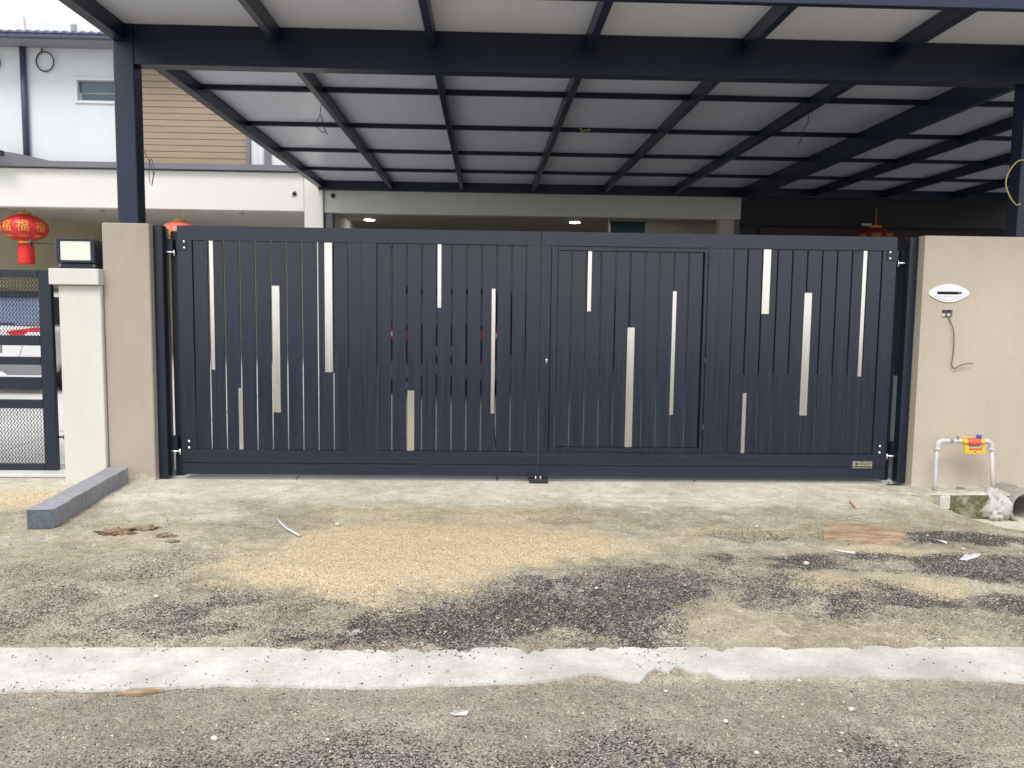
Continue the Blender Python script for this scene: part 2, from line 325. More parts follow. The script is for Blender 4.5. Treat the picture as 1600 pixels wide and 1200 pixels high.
c = mixc(gate_(attr('m_dark'), gt, .22), c, darkc)
# pale dried-cement smears
sm = math_('GREATER_THAN', noise(3.2, 8, .62), .66)
smm = math_('MULTIPLY', math_('MULTIPLY', sm, .45), math_('SUBTRACT', 1.0, attr('m_road')))
w_ = N.new('ShaderNodeRGB'); w_.outputs[0].default_value = (.60, .56, .49, 1); c = mixc(smm, c, w_.outputs[0])
L.new(c, P.inputs['Base Color'])
hh = math_('ADD', math_('MULTIPLY', math_('SUBTRACT', 1.0, vd), .5), math_('ADD', math_('MULTIPLY', fin, .6), math_('MULTIPLY', math_('SUBTRACT', 1.0, wd), .8)))
bp = N.new('ShaderNodeBump'); bp.inputs['Strength'].default_value = .75; bp.inputs['Distance'].default_value = .006; L.new(hh, bp.inputs['Height'])
inv = math_('SUBTRACT', 1.0, math_('MULTIPLY', attr('m_apron'), .8)); L.new(math_('MULTIPLY', inv, .85), bp.inputs['Strength']); L.new(bp.outputs[0], P.inputs['Normal'])
me.materials.append(gm)
tag(link('ground', me), kind='structure')

# white concrete strip across the road edge
m_strip = mat('white_concrete_strip', (.33, .315, .28), .8, 0, .06, 2.6, bump=.6, bscale=40, fine=.08, fscale=60, col2=(.56, .55, .505))
fx = np.arange(-5, 6.01, .012); fpx = [p[0] for p in FRONT]; fpy = [p[1] for p in FRONT]
yfr = np.interp(fx, fpx, fpy)+(fbm(fx, fx*0, 5, 71)-.5)*.040+(fbm(fx, fx*0, 45, 72)-.5)*.016
wch = .12+.88*sst(-1.0, -.8, fx)*sst(2.4, 1.4, fx); yba = -3.460-np.clip(fbm(fx, fx*0, 16, 73)-.56, 0, 1)*.16*wch+(fbm(fx, fx*0, 60, 75)-.5)*.006
for (cx, ww, dd) in ((-.86, .10, .012), (-.72, .07, .018), (-.6, .10, .035), (-.25, .10, .03), (-.13, .14, .02), (-.45, .3, .01), (.35, .2, .02), (.2, .1, .02), (1.35, .3, .008), (1.75, .2, -.012), (1.55, .2, .006)):
    yba = yba-dd*np.exp(-((fx-cx)/ww)**2*2.5)*(.6+.8*fbm(fx, fx*0, 70, 74))
v = []; f = []
RW = 14
for i, x in enumerate(fx):
    for j in range(RW):
        t = j/(RW-1); y = yba[i]*(1-t)+yfr[i]*t
        z = .010+(fbm(np.array([x]), np.array([y]), 3, 81)[0]-.5)*.006+(fbm(np.array([x]), np.array([y]), 25, 82)[0]-.5)*.0025
        if j in (0, RW-1): z -= .016
        if j in (1, RW-2): y = (yba[i] if j == 1 else yfr[i])+(-.0015 if j == 1 else .0015)
        v.append((x, y, z))
for i in range(len(fx)-1):
    for j in range(RW-1): f.append([i*RW+j, (i+1)*RW+j, (i+1)*RW+j+1, i*RW+j+1])
bmz = mesh('concrete_strip', v, f, m_strip, False)
tag(link('concrete_strip', bmz), kind='structure')

# loose stones: dark gravel, tan sand grains, pale chips, all real geometry joined
def scatter(name, n, fn, smin, smax, mats, wts, kind='stuff', seed=1, ybias=1):
    rg = np.random.RandomState(seed); px = rg.uniform(-3.9, 5.0, n*3); py = rg.uniform(-4.75, -.15, n*3)
    # keep inside what the photo can see, plus a margin
    k = np.abs(px) < (py+6.85)*.72+.4; px, py = px[k], py[k]
    pr = fn(px, py, masks(px, py)); k = rg.uniform(0, 1, len(px)) < pr; px, py = px[k][:n], py[k][:n]; m = len(px)
    zz = height(px, py); on = (py < np.interp(px, fx, yba)) & (py > np.interp(px, fx, yfr)); zz = np.where(on, .010, zz)
    b = np.array([(1, 0, 0), (0, 1, 0), (-1, 0, 0), (0, -1, 0), (0, 0, 1), (0, 0, -1)], float)
    bf = np.array([(0, 1, 4), (1, 2, 4), (2, 3, 4), (3, 0, 4), (1, 0, 5), (2, 1, 5), (3, 2, 5), (0, 3, 5)])
    s = smin+(smax-smin)*rg.uniform(0, 1, m)**2.5
    co = b[None]*(.65+.5*rg.uniform(0, 1, (m, 6, 1)))+rg.uniform(-.25, .25, (m, 6, 3))
    co *= s[:, None, None]*np.array([1, 1, .7]); a = rg.uniform(0, 6.28, m); ca, sa = np.cos(a)[:, None], np.sin(a)[:, None]
    co = np.stack([co[..., 0]*ca-co[..., 1]*sa, co[..., 0]*sa+co[..., 1]*ca, co[..., 2]], 2)
    co += np.stack([px, py, zz+s*.25], 1)[:, None]
    fc = (bf[None]+np.arange(m)[:, None, None]*6).reshape(-1, 3)
    me = bpy.data.meshes.new(name); me.vertices.add(m*6); me.vertices.foreach_set('co', co.ravel())
    me.loops.add(fc.size); me.loops.foreach_set('vertex_index', fc.ravel()); me.polygons.add(len(fc))
    me.polygons.foreach_set('loop_start', np.arange(0, fc.size, 3)); me.polygons.foreach_set('loop_total', np.full(len(fc), 3))
    for q_ in mats: me.materials.append(q_)
    mi = rg.choice(len(mats), m, p=wts); me.polygons.foreach_set('material_index', np.repeat(mi, 8).astype(np.int32)); me.update()
    return link(name, me)
def flat(name, c_, r=.9):
    m = bpy.data.materials.new(name); m.use_nodes = True; p = m.node_tree.nodes['Principled BSDF']; p.inputs['Base Color'].default_value = (*c_, 1); p.inputs['Roughness'].default_value = r; return m
g1, g2, g3 = flat('stone_black', (.022, .021, .024), .7), flat('stone_charcoal', (.06, .057, .06)), flat('stone_grey', (.16, .15, .14))
g4, g5, g6 = flat('stone_tan', (.50, .40, .24)), flat('stone_cream', (.62, .56, .42)), flat('stone_buff', (.38, .30, .19))
tag(scatter('asphalt_gravel', 42000, lambda x, y, m: .02+m['dark']*.98,   .0018, .0060, [g1, g2, g3, g5, g4], [.30, .34, .20, .09, .07], seed=2), 'loose black asphalt gravel scattered between sand and white strip', 'gravel', kind='stuff')
tag(scatter('sand_grains', 26000, lambda x, y, m: .03+m['sand']*.97, .0018, .0055, [g4, g5, g6, g2], [.44, .30, .22, .04], seed=3), 'coarse yellow sand grains spread in front of the gate', 'sand', kind='stuff')
tag(scatter('road_grit', 20000, lambda x, y, m: .10+m['road']*.9*(1-.3*m['dark']), .0018, .0055, [g2, g3, g5, g6, g1], [.22, .34, .16, .18, .10], seed=4), 'fine grey grit lying on the road surface', 'grit', kind='stuff')
tag(scatter('pale_chips', 300, lambda x, y, m: .35+m['dark']*.4-.2*m['road'], .004, .012, [g5, M['peb'], g6], [.45, .4, .15], seed=6), 'small pale stone chips strewn over the dirt', 'stone chips', kind='stuff')

# ---------------------------------------------------------------- main gate
def gx(px): return px
BEV = .003
def slats(par, xa, xb, z0, z1, n, strips, y0=.012, th=.018, gap=.011):
    p = (xb-xa)/n
    for i in range(n):
        w = p-gap
        box('slat', xa+i*p+gap/2, xa+i*p+gap/2+w, y0, y0+th, z0, z1, M['gate'], par, BEV)
    for (a, b, c0, c1) in strips:
        box('steel_strip', a, b, y0-.007, y0-.0005, c0, c1, M['steel'], par, .0015)
def pin(par, x0, x1, z, y=.03):
    h = tube('hinge', [(x0, y-.03, z), (x1, y-.03, z)], .009, M['chrome'], par, 10)
    tube('pin', [((x1 if x0 < 0 else x0), y-.03, z+.02), ((x1 if x0 < 0 else x0), y-.03, z-.03)], .007, M['chrome'], h, 8)
def bolts(par, x, zs):
    for z in zs:
        lathe('bolt', [(.004, -.013), (.010, -.010), (.0125, -.004), (.0125, 0)], (x, -.004, z), M['chrome'], par, 12, axis='y')
Lf = root('gate_leaf', (-2.53, 0, .04), 'left leaf of the navy slatted driveway gate, beside the narrow taupe pillar', 'gate', 'two leaves of the driveway gate')
def rails(par, xa, xb, joints):
    z0, zt = .040, 2.096
    box('top_rail', xa, xb, 0, .045, 1.980, zt, M['gate_h'], par, .0012)
    box('bottom_rail', xa, xb, 0, .045, .140, .250, M['gate_h'], par, .0012)
    box('kick_board', xa, xb, .004, .042, z0, .1385, M['gate_h'], par)
    for a, b in joints: box('stile', a, b, .0006, .044, .2502, 1.9798, M['gate'], par, .0012)
rails(Lf, -2.530, .446, [(-2.530, -2.413), (-1.140, -1.0352), (-1.0348, -.910), (.334, .446)])
slats(Lf, -2.413, -1.140, .2512, 1.9788, 10, [(-2.275, -2.243, .918, 1.978), (-1.770, -1.708, .567, 1.620), (-1.337, -1.274, .908, 1.978), (-2.056, -2.022, .2512, .768)])
slats(Lf, -.910, .334, .2512, 1.9788, 10, [(-.407, -.375, 1.455, 1.978), (.044, .076, .573, 1.620), (-.655, -.597, .2512, .762)])
box('hinge_plate', -2.533, -2.449, -.007, -.0005, 1.895, 1.982, M['post'], Lf, .001)
bolts(Lf, -2.470, (1.966, 1.917)); bolts(Lf, -2.466, (.321, .267))
pin(Lf, -2.634, -2.555, 1.880); pin(Lf, -2.634, -2.545, .235)
Rf = root('gate_leaf', (3.443, 0, .04), 'right leaf of the navy slatted driveway gate, with a small door framed inside it', 'gate', 'two leaves of the driveway gate')
rails(Rf, .455, 3.443, [(.455, .534), (1.8525, 1.9459), (1.9462, 2.061), (3.327, 3.443)])
slats(Rf, 2.061, 3.327, .2512, 1.9788, 10, [(2.316, 2.379, 1.438, 1.978), (2.677, 2.741, .580, 1.622), (3.163, 3.195, .918, 1.978), (2.185, 2.217, .2512, .768)])
wd_ = prism('wicket_door', [(.540, .2535), (1.846, .2535), (1.846, 1.9765), (1.820, 1.9765), (1.820, .2950), (.587, .2950), (.587, 1.9765), (.540, 1.9765)], 'y', -.004, .034, M['gate'], Rf)
box('door_rail', .587, 1.820, -.0035, .033, 1.9425, 1.976, M['gate_h'], wd_)
slats(wd_, .587, 1.813, .296, 1.9415, 10, [(.842, .874, 1.440, 1.940), (1.186, 1.247, .2965, 1.312), (1.560, 1.592, .575, 1.620)], y0=.008)
box('gap_light_stop', 1.800, 1.870, .046, .052, .26, 1.97, M['post'], wd_, 0); box('gap_light_stop', .515, .570, .046, .052, .26, 1.97, M['post'], wd_, 0)  # strips added behind the door joints to block light through the gaps
for z in (1.86, 1.02, .45):
    tube('door_hinge', [(1.849, -.006, z-.045), (1.849, -.006, z+.045)], .008, M['post'], wd_, 8)
box('hinge_plate', 3.360, 3.455, -.007, -.0005, 1.893, 1.982, M['post'], Rf, .001)
bolts(Rf, 3.383, (1.967, 1.916)); bolts(Rf, 3.383, (.323, .267))
pin(Rf, 3.461, 3.540, 1.880); pin(Rf, 3.453, 3.540, .238)
kh = lathe('lock_cylinder', [(.008, -.006), (.011, -.004), (.011, 0)], (.509, 0, 1.03), M['chrome'], Rf, 14, axis='y')
box('key_slot', .5055, .5125, -.005, 0, 1.003, 1.021, M['chrome'], kh, .001)
plate = box('name_plate', 3.155, 3.325, -.006, -.0005, .130, .190, M['steel'], Rf, .001)
def textmesh(name, s, size, mt, parent, loc, rot=(math.pi/2, 0, 0), ext=.0006, align='LEFT', wrap=None, xs=1):
    cu = bpy.data.curves.new(name, 'FONT'); cu.body = s; cu.size = size; cu.extrude = ext; cu.align_x = align; cu.align_y = 'CENTER'
    to = bpy.data.objects.new(name+'_tmp', cu); COL.objects.link(to)
    dg = bpy.context.evaluated_depsgraph_get(); me2 = bpy.data.meshes.new_from_object(to.evaluated_get(dg)); bpy.data.objects.remove(to)
    R = Matrix.Rotation(rot[2], 4, 'Z') @ Matrix.Rotation(rot[0], 4, 'X')
    for v_ in me2.vertices:
        v_.co.x *= xs
        v_.co = R @ v_.co
    if wrap: 
        for v_ in me2.vertices: v_.co = wrap(v_.co)
    me2.materials.clear(); me2.materials.append(mt); me2.name = name
    return link(name, me2, parent, loc)
textmesh('lettering', 'CELLUX', .030, M['groove'], plate, (3.213, -.0068, .170), xs=.95)
lathe('emblem', [(.001, -.001), (.013, -.001), (.013, 0)], (3.190, -.0062, .168), M['groove'], plate, 18, axis='y')
textmesh('emblem_letter', 'e', .026, M['steel'], plate, (3.190, -.0078, .170), align='CENTER')
box('dark_bar', 3.162, 3.318, -.0072, -.0055, .138, .148, M['groove'], plate, 0)

GS = root('gate_stop', (.447, -.06, 0), 'small black bolted floor stop where the two gate leaves meet', 'gate stop')
box('base_block', .372, .530, -.125, .02, .004, .040, M['black'], GS, .006)
box('top_plate', .362, .538, -.06, .030, .0405, .056, M['post'], GS, .003)
for x in (.428, .468): lathe('stop_bolt', [(.010, 0), (.010, .006), (.006, .008), (.006, .022)], (x, -.085, .0395), M['brass'], GS, 8)

def gpost(xa, xb, xc, xd, label):
    g = root('gate_post', ((xa+xb)/2, .03, 0), label, 'gate post', 'steel posts carrying the gate')
    box('post_tube', xa, xb, -.03, .075, .004, 2.098, M['post'], g, .008)
    box('rear_tube', xc, xd, .11, .19, .004, 2.06, M['post'], g, .006)
    a, b = (xb, xc+.01) if xb < xc+.01 else (xd-.01, xa)
    for z in (1.93, .29): box('bracket', a-.01, b+.03, .05, .115, z-.06, z+.06, M['post'], g, .003)
gpost(-2.711, -2.640, -2.625, -2.560, 'navy steel gate post against the narrow taupe pillar, left of the gate')
gpost(3.540, 3.612, 3.462, 3.530, 'navy steel gate post against the wide taupe wall, right of the gate')

# ---------------------------------------------------------------- pillars and front wall
tag(box('gate_pillar', -3.088, -2.713, -.10, .32, -.05, 2.100, M['beige'], None, .008), 'narrow taupe rendered pillar between cream pillar and gate', 'pillar')
FW = root('front_wall', (3.61, 0, 0), 'wide taupe rendered boundary wall right of the gate with letter plate', 'wall')
HX0, HX1, HZ0, HZ1 = 3.790, 3.880, 1.428, 1.492
LX0, LX1, LZ0, LZ1 = 3.735, 3.925, 1.622, 1.640
for a in ((3.614, HX0, -.4, 2.1), (HX1, 7.5, -.4, 2.1)): pass
# one wall mesh with a recess for the cable hole and one for the letter slot
bm = bmesh.new()
gxx = [3.614, LX0, HX0, HX1, LX1, 7.5]; gz = [-.4, HZ0, HZ1, LZ0, LZ1, 2.1]; vv = {}
def V(x, y, z):
    k = (x, y, z)
    if k not in vv: vv[k] = bm.verts.new(k)
    return vv[k]
for i in range(5):
    for j in range(5):
        x0, x1, z0, z1 = gxx[i], gxx[i+1], gz[j], gz[j+1]
        hole = (i == 2 and j == 1) or (j == 3 and i in (1, 2, 3))
        if not hole: bm.faces.new([V(x0, -.12, z0), V(x1, -.12, z0), V(x1, -.12, z1), V(x0, -.12, z1)])
for (x0, x1, z0, z1) in ((HX0, HX1, HZ0, HZ1), (LX0, LX1, LZ0, LZ1)):
    xx = [x for x in gxx if x0 <= x <= x1]
    o = [(x, z0) for x in xx]+[(x, z1) for x in reversed(xx)]
    for a in range(len(o)):
        p, q_ = o[a], o[(a+1) % len(o)]
        bm.faces.new([V(p[0], -.12, p[1]), V(q_[0], -.12, q_[1]), V(q_[0], -.06, q_[1]), V(p[0], -.06, p[1])])
    bm.faces.new([V(x, -.06, z) for x, z in o])
x0, x1, z0, z1 = 3.614, 7.5, -.4, 2.1
bm.faces.new([V(x0, .12, z0), V(x0, .12, z1), V(x1, .12, z1), V(x1, .12, z0)])
bm.faces.new([V(x0, -.12, z) for z in gz]+[V(x0, .12, z1), V(x0, .12, z0)])
bm.faces.new([V(x1, -.12, z) for z in gz]+[V(x1, .12, z1), V(x1, .12, z0)])
bm.faces.new([V(x, -.12, z1) for x in gxx]+[V(x1, .12, z1), V(x0, .12, z1)])
bmesh.ops.recalc_face_normals(bm, faces=bm.faces[:])
me = bpy.data.meshes.new('wall'); bm.to_mesh(me); bm.free(); me.materials.append(M['beiger'])
for v_ in me.vertices: v_.co -= Vector((3.61, 0, 0))
link('wall', me, FW, (3.61, 0, 0))
# letter plate
LP = root('letter_plate', (3.836, -.12, 1.631), 'pale lens shaped steel letter slot plate on the taupe wall', 'letter plate')
def lens(hw, hh, n=28):
    pts = []
    for k in range(n):
        t = -1+2*k/(n-1); pts.append((t*hw, hh*(1-.82*t*t)))
    return pts+[(-a, -b) for a, b in pts]
def ringmesh(name, outer, y, hx, hz, mt, y1):
    """plate face with a rectangular slot"""
    bm = bmesh.new(); ins = []
    n = len(outer)
    for (x, z) in outer:
        t = max(abs(x)/hx, abs(z)/hz); ins.append((x/t, z/t))
    A = [bm.verts.new((x, y, z)) for x, z in outer]; B = [bm.verts.new((x, y, z)) for x, z in ins]; C_ = [bm.verts.new((x, y1, z)) for x, z in outer]
    for i in range(n):
        j = (i+1) % n; bm.faces.new([A[i], A[j], B[j], B[i]]); bm.faces.new([A[i], C_[i], C_[j], A[j]])
    bmesh.ops.remove_doubles(bm, verts=bm.verts[:], dist=1e-5); bmesh.ops.recalc_face_normals(bm, faces=bm.faces[:])
    me = bpy.data.meshes.new(name); bm.to_mesh(me); bm.free(); me.materials.append(mt); return me
M['platew'] = mat('pale_enamel_rim', (.80, .80, .78), .35, .1, .03)
M['plateg'] = mat('satin_pressed_steel', (.72, .74, .76), .3, .75, .05, 8)
link('rim', ringmesh('rim', lens(.168, .074), -.010, .104, .013, M['platew'], 0), LP, (3.836, -.12, 1.631))
link('face_plate', ringmesh('face_plate', lens(.150, .060), -.014, .1035, .0125, M['plateg'], -.0095), LP, (3.836, -.12, 1.631))
box('slot_flap', 3.735, 3.937, -.085, -.080, 1.619, 1.643, M['groove'], LP, 0)
box('slot_lip', 3.730, 3.942, -.140, -.1315, 1.6085, 1.6165, M['platew'], LP, .001)
# cable box and wire
CB = root('cable_box', (3.835, -.10, 1.46), 'small recessed junction box in the taupe wall below the letter plate', 'junction box')
box('inner_box', 3.793, 3.877, -.085, -.0615, 1.431, 1.489, M['cargrey'], CB, .002)
box('connector', 3.800, 3.830, -.105, -.086, 1.436, 1.462, M['paper'], CB, .003)
box('connector', 3.846, 3.872, -.105, -.086, 1.438, 1.464, M['paper'], CB, .003)
tag(tube('hanging_cable', spline([(3.835, -.09, 1.455), (3.852, -.135, 1.41), (3.883, -.15, 1.303), (3.899, -.135, 1.143), (3.888, -.14, 1.046), (3.905, -.14, 1.010), (3.929, -.14, 1.012), (3.981, -.15, 1.042), (4.057, -.16, 1.053)]), .0045, M['wireg']), 'thin grey cable hanging from the wall junction box', 'cable')

# drain ledge, pit wall, culvert, cement, water pipes on the right
m_moss = bpy.data.materials.new('mossy_concrete'); m_moss.use_nodes = True
T = m_moss.node_tree; N = T.nodes; L = T.links; P = N['Principled BSDF']; P.inputs['Roughness'].default_value = .95; geo = N.new('ShaderNodeNewGeometry')
mid = noise(9, 8, .65); big = noise(2.6, 5); fin = noise(60, 4)
conc = ramp(mid, (.35, (.27, .25, .19)), (.65, (.52, .49, .42))); mos = ramp(fin, (.35, (.03, .035, .010)), (.65, (.12, .125, .045)))
sx = N.new('ShaderNodeSeparateXYZ'); L.new(geo.outputs['Position'], sx.inputs[0]); sn = N.new('ShaderNodeSeparateXYZ'); L.new(geo.outputs['Normal'], sn.inputs[0])
mr = N.new('ShaderNodeMapRange'); mr.inputs[1].default_value = .43; mr.inputs[2].default_value = .54; L.new(math_('ADD', math_('MULTIPLY', mid, .6), math_('MULTIPLY', big, .45)), mr.inputs[0])
side_f = math_('LESS_THAN', sn.outputs[2], .5); fac = math_('MULTIPLY', mr.outputs[0], side_f); fac = math_('MULTIPLY', fac, .95)
L.new(mixc(fac, conc, mos), P.inputs['Base Color'])
bp = N.new('ShaderNodeBump'); bp.inputs['Strength'].default_value = .6; bp.inputs['Distance'].default_value = .01; L.new(mid, bp.inputs['Height']); L.new(bp.outputs[0], P.inputs['Normal'])
bm = bmesh.new(); bmesh.ops.create_grid(bm, x_segments=90, y_segments=1, size=.5)
pts_top = []; v = []; f = []
lx = np.sort(np.concatenate([np.linspace(3.34, 6.2, 114), [4.2610, 4.2625, 4.2628, 4.5390, 4.5395, 4.5410]]))
for i, x in enumerate(lx):
    n_ = (fbm(np.array([x]), np.array([0.]), 7, 91)[0]-.5)*.03; zt = .006+(fbm(np.array([x]), np.array([1.]), 9, 92)[0]-.5)*.012
    v += [(x, -.118, zt), (x, -.33, zt), (x, -.395+n_, zt-.004), (x, -.408+n_, zt-.02), (x, -.40+n_, -.12), (x, -.405+n_*.5, -.40)]
    if 4.262 < x < 4.54: v[-2] = (x, -.408, -.014); v[-1] = (x, -.408, -.015)
for i in range(119):
    for j in range(5): f.append([i*6+j, i*6+j+1, (i+1)*6+j+1, (i+1)*6+j])
bm.free()
tag(link('drain_ledge', mesh('drain_ledge', v, f, m_moss, True)), kind='structure')
tag(box('cement_patch', 3.70, 3.785, -.425, -.385, -.125, -.012, M['cement'], None, .008), 'pale cement patch on the mossy drain face under the left water pipe', 'cement patch')
def blob(name, c_, r, mt, seed, n=20, m=14, amp=.25, fr=7):
    v = []; f = []
    for i in range(m+1):
        th = math.pi*i/m
        for k in range(n):
            ph = 2*math.pi*k/n; d = Vector((math.sin(th)*math.cos(ph), math.sin(th)*math.sin(ph), math.cos(th)))
            q_ = 1+amp*2*(fbm(np.array([d.x*fr+50]), np.array([d.z*fr+d.y*fr*.8+50]), .35, seed)[0]-.5)
            v.append((d.x*r[0]*q_, d.y*r[1]*q_, d.z*r[2]*q_))
    for i in range(m):
        for k in range(n): f.append([i*n+k, (i+1)*n+k, (i+1)*n+(k+1) % n, i*n+(k+1) % n])
    return link(name, mesh(name, v, f, mt, True), None, c_)
cm = blob('cement_heap', (4.19, -.385, -.115), (.100, .10, .145), M['cement'], 12, 56, 40, .42, 9)
for v_ in cm.data.vertices:
    t_ = .5-v_.co.z/.29; v_.co.x = v_.co.x*(.80+.55*t_)+.012*math.sin(v_.co.z*34); v_.co.y = v_.co.y*(.75+.55*t_)
tag(cm, 'lumpy white cement heap around the foot of the right water pipe', 'cement heap')
m_pipe = mat('grey_pipe_concrete', (.26, .245, .21), .9, 0, .2, 8, bump=.5, bscale=40)
CP = root('culvert_pipe', (4.40, -.42, -.105), 'dark open end of a concrete drain pipe at the right edge', 'drain pipe')
lathe('pipe_ring', [(.145, .6), (.145, -.03), (.138, -.04), (.124, -.04), (.118, -.03), (.118, .6)], (4.40, -.42, -.105), m_pipe, CP, 28, axis='y')
lathe('bore_shade_disc', [(.117, .45), (.117, .46)], (4.40, -.42, -.105), M['groove'], CP, 24, axis='y')  # black disc stands in for the shade deep inside the pipe
WP = root('water_pipe', (3.716, -.3, 0), 'white PVC water pipe loop standing against the taupe wall', 'water pipe')
tube('left_riser', [(3.710, -.31, -.01), (3.714, -.305, .12), (3.712, -.30, .25), (3.718, -.30, .375)], .0165, M['pvc'], WP, 14)
tube('right_riser', [(4.195, -.33, -.03), (4.185, -.31, .18), (4.172, -.30, .375)], .0165, M['pvc'], WP, 14)
for x, s in ((3.718, 1), (4.170, -1)):
    tube('elbow', spline([(x, -.30, .350), (x, -.30, .385), (x+s*.010, -.30, .406), (x+s*.034, -.30, .418), (x+s*.062, -.30, .419)], 4), .0215, M['pvc'], WP, 14)
    lathe('collar', [(.0195, -.012), (.0245, -.010), (.0245, .010), (.0195, .012)], (x, -.30, .352), M['pvc'], WP, 16)
tube('crossbar', [(3.775, -.30, .419), (4.115, -.30, .419)], .0125, M['pvc'], WP, 12)
for x, r in ((3.80, .019), (3.862, .019), (3.905, .020), (4.112, .021)): lathe('coupling', [(r*.8, -.014), (r, -.012), (r, .012), (r*.8, .014)], (x, -.30, .419), M['pvc'], WP, 12, axis='x')
box('union_nut', 3.818, 3.846, -.318, -.282, .401, .431, M['kerb'], WP, .006)
tapb = lathe('tap_stub', [(.008, 0), (.008, .030), (.013, .032), (.013, .042)], (3.885, -.30, .433), M['pvc'], WP, 10)
WM = root('water_meter', (4.0, -.3, .40), 'red and yellow water meter fitted in the white pipe loop', 'water meter')
lathe('meter_body', [(.018, -.055), (.030, -.050), (.036, -.030), (.036, .030), (.030, .050), (.018, .055)], (4.015, -.305, .412), M['meterred'], WM, 20, axis='x')
for x in (3.945, 4.082): lathe('union_ring', [(.018, -.020), (.025, -.017), (.025, .017), (.018, .020)], (x, -.305, .414), M['yellow'], WM, 16, axis='x')
tg = prism('yellow_tag', [(3.918, .325), (4.088, .325), (4.090, .392), (4.070, .392), (4.062, .352), (3.955, .352), (3.950, .392), (3.920, .392)], 'y', -.350, -.336, M['yellow'], WM)
box('tag_window', 3.957, 4.060, -.346, -.340, .3525, .366, M['meterred'], tg, .001)
box('tag_mark', 3.997, 4.009, -.3525, -.3505, .334, .342, M['groove'], tg, 0)
box('yellow_back', 3.925, 4.105, -.278, -.265, .395, .447, M['yellow'], WM, .004)
lathe('blue_cap', [(.020, 0), (.021, .004), (.021, .020), (.018, .026)], (4.062, -.30, .446), M['bluecap'], WM, 16)
lathe('drain_nut', [(.010, 0), (.010, .018)], (4.00, -.343, .310), M['brass'], WM, 8)
tag(link('rubble_chips', mesh('r', *[[], []], M['cement']), None, (0, 0, -5)) if 0 else blob('rubble_lump', (3.97, -.24, .012), (.035, .02, .012), M['clay'], 8, 10, 7, .4), 'small brown rubble lump on the drain ledge between the two pipes', 'rubble')
tag(blob('rubble_lump', (4.42, -.22, .02), (.05, .03, .022), M['clay'], 18, 10, 7, .4), 'brown soil clump on the ledge above the drain pipe end', 'rubble')

# neighbour's cream pillar with lamp
NP = root('cream_pillar', (-3.26, .05, 0), 'cream gate pillar with projecting cap, left of the narrow taupe pillar', 'pillar')
box('shaft', -3.425, -3.092, -.14, .26, -.06, 1.598, M['creampil'], NP, .006)
box('cap', -3.475, -3.083, -.19, .31, 1.600, 1.728, M['creampil'], NP, .006)
PL = root('pillar_lamp', (-3.29, .0, 1.73), 'square black framed lamp with cream lens on the cream pillar cap', 'lamp')
box('base', -3.44, -3.15, -.08, .17, 1.731, 1.775, M['post'], PL, .004)
box('lens_block', -3.415, -3.175, -.112, .19, 1.795, 1.950, M['lens'], PL, .004)
for a in ((-3.447, -3.416, 1.778, 1.968), (-3.174, -3.143, 1.778, 1.968)): box('side_frame', a[0], a[1], -.118, .20, a[2], a[3], M['post'], PL, .004)
box('top_frame', -3.4155, -3.1745, -.118, .20, 1.9505, 1.968, M['post'], PL, .003); box('bottom_frame', -3.4155, -3.1745, -.118, .20, 1.778, 1.7945, M['post'], PL, .003)
for x in (-3.43, -3.165): lathe('screw', [(.006, -.006), (.007, 0)], (x, -.081, 1.758), M['chrome'], PL, 8, axis='y')

# neighbour's mesh gate
NG = root('mesh_gate', (-3.7, .28, 0), 'dark navy neighbouring gate with expanded mesh panels and three rails', 'gate')
GX0 = -6.6
box('stile', -3.800, -3.692, .26, .31, .012, 1.731, M['post'], NG, .004)
box('stile', GX0, GX0+.1, .26, .31, .012, 1.731, M['post'], NG, .004)
box('top_rail', GX0+.101, -3.801, .262, .308, 1.665, 1.730, M['post'], NG)
for z0, z1 in ((1.090, 1.175), (.925, .992), (.722, .818), (.549, .624), (.013, .068)): box('rail', GX0+.101, -3.801, .262, .308, z0, z1, M['post'], NG)
def exmesh(z0, z1):
    v = []; f = []; dx, dz, t, dep = .028, .038, .0024, .003
    x0, x1 = GX0+.101, -3.801; nxx = int((x1-x0)/dx); nz_ = int(round((z1-z0)/dz)); dz = (z1-z0)/nz_
    for j in range(nz_):
        for i in range(nxx):
            xa, xm, xb = x0+i*dx, x0+(i+.5)*dx, x0+(i+1)*dx; za, zm, zb = z0+j*dz, z0+(j+.5)*dz, z0+(j+1)*dz
            for (p, q_) in (((xm, za), (xa, zm)), ((xa, zm), (xm, zb)), ((xm, zb), (xb, zm)), ((xb, zm), (xm, za))):
                ex, ez = q_[0]-p[0], q_[1]-p[1]; ln = math.hypot(ex, ez); px_, pz_ = -ez/ln*t, ex/ln*t
                k = len(v); v += [(p[0]-px_, .285, p[1]-pz_), (p[0]+px_, .285-dep, p[1]+pz_), (q_[0]+px_, .285-dep, q_[1]+pz_), (q_[0]-px_, .285, q_[1]-pz_)]; f.append([k, k+1, k+2, k+3])
    o = link('mesh_panel', mesh('mesh_panel', [(a-x0, b, c_-z0) for a, b, c_ in v], f, M['post']), NG, (x0, 0, z0)); o['kind'] = 'stuff'
exmesh(1.176, 1.664); exmesh(.069, .548)
tube('latch', [(-3.691, .285, .30), (-3.65, .285, .30), (-3.64, .285, .30), (-3.605, .285, .30)], [.008, .008, .02, .022], M['black'], NG, 10)
tag(box('guide_kerb', -7.0, -3.43, .10, .50, -.02, .010, M['slab'], None, .006), 'low pale concrete sill under the mesh gate', 'sill')

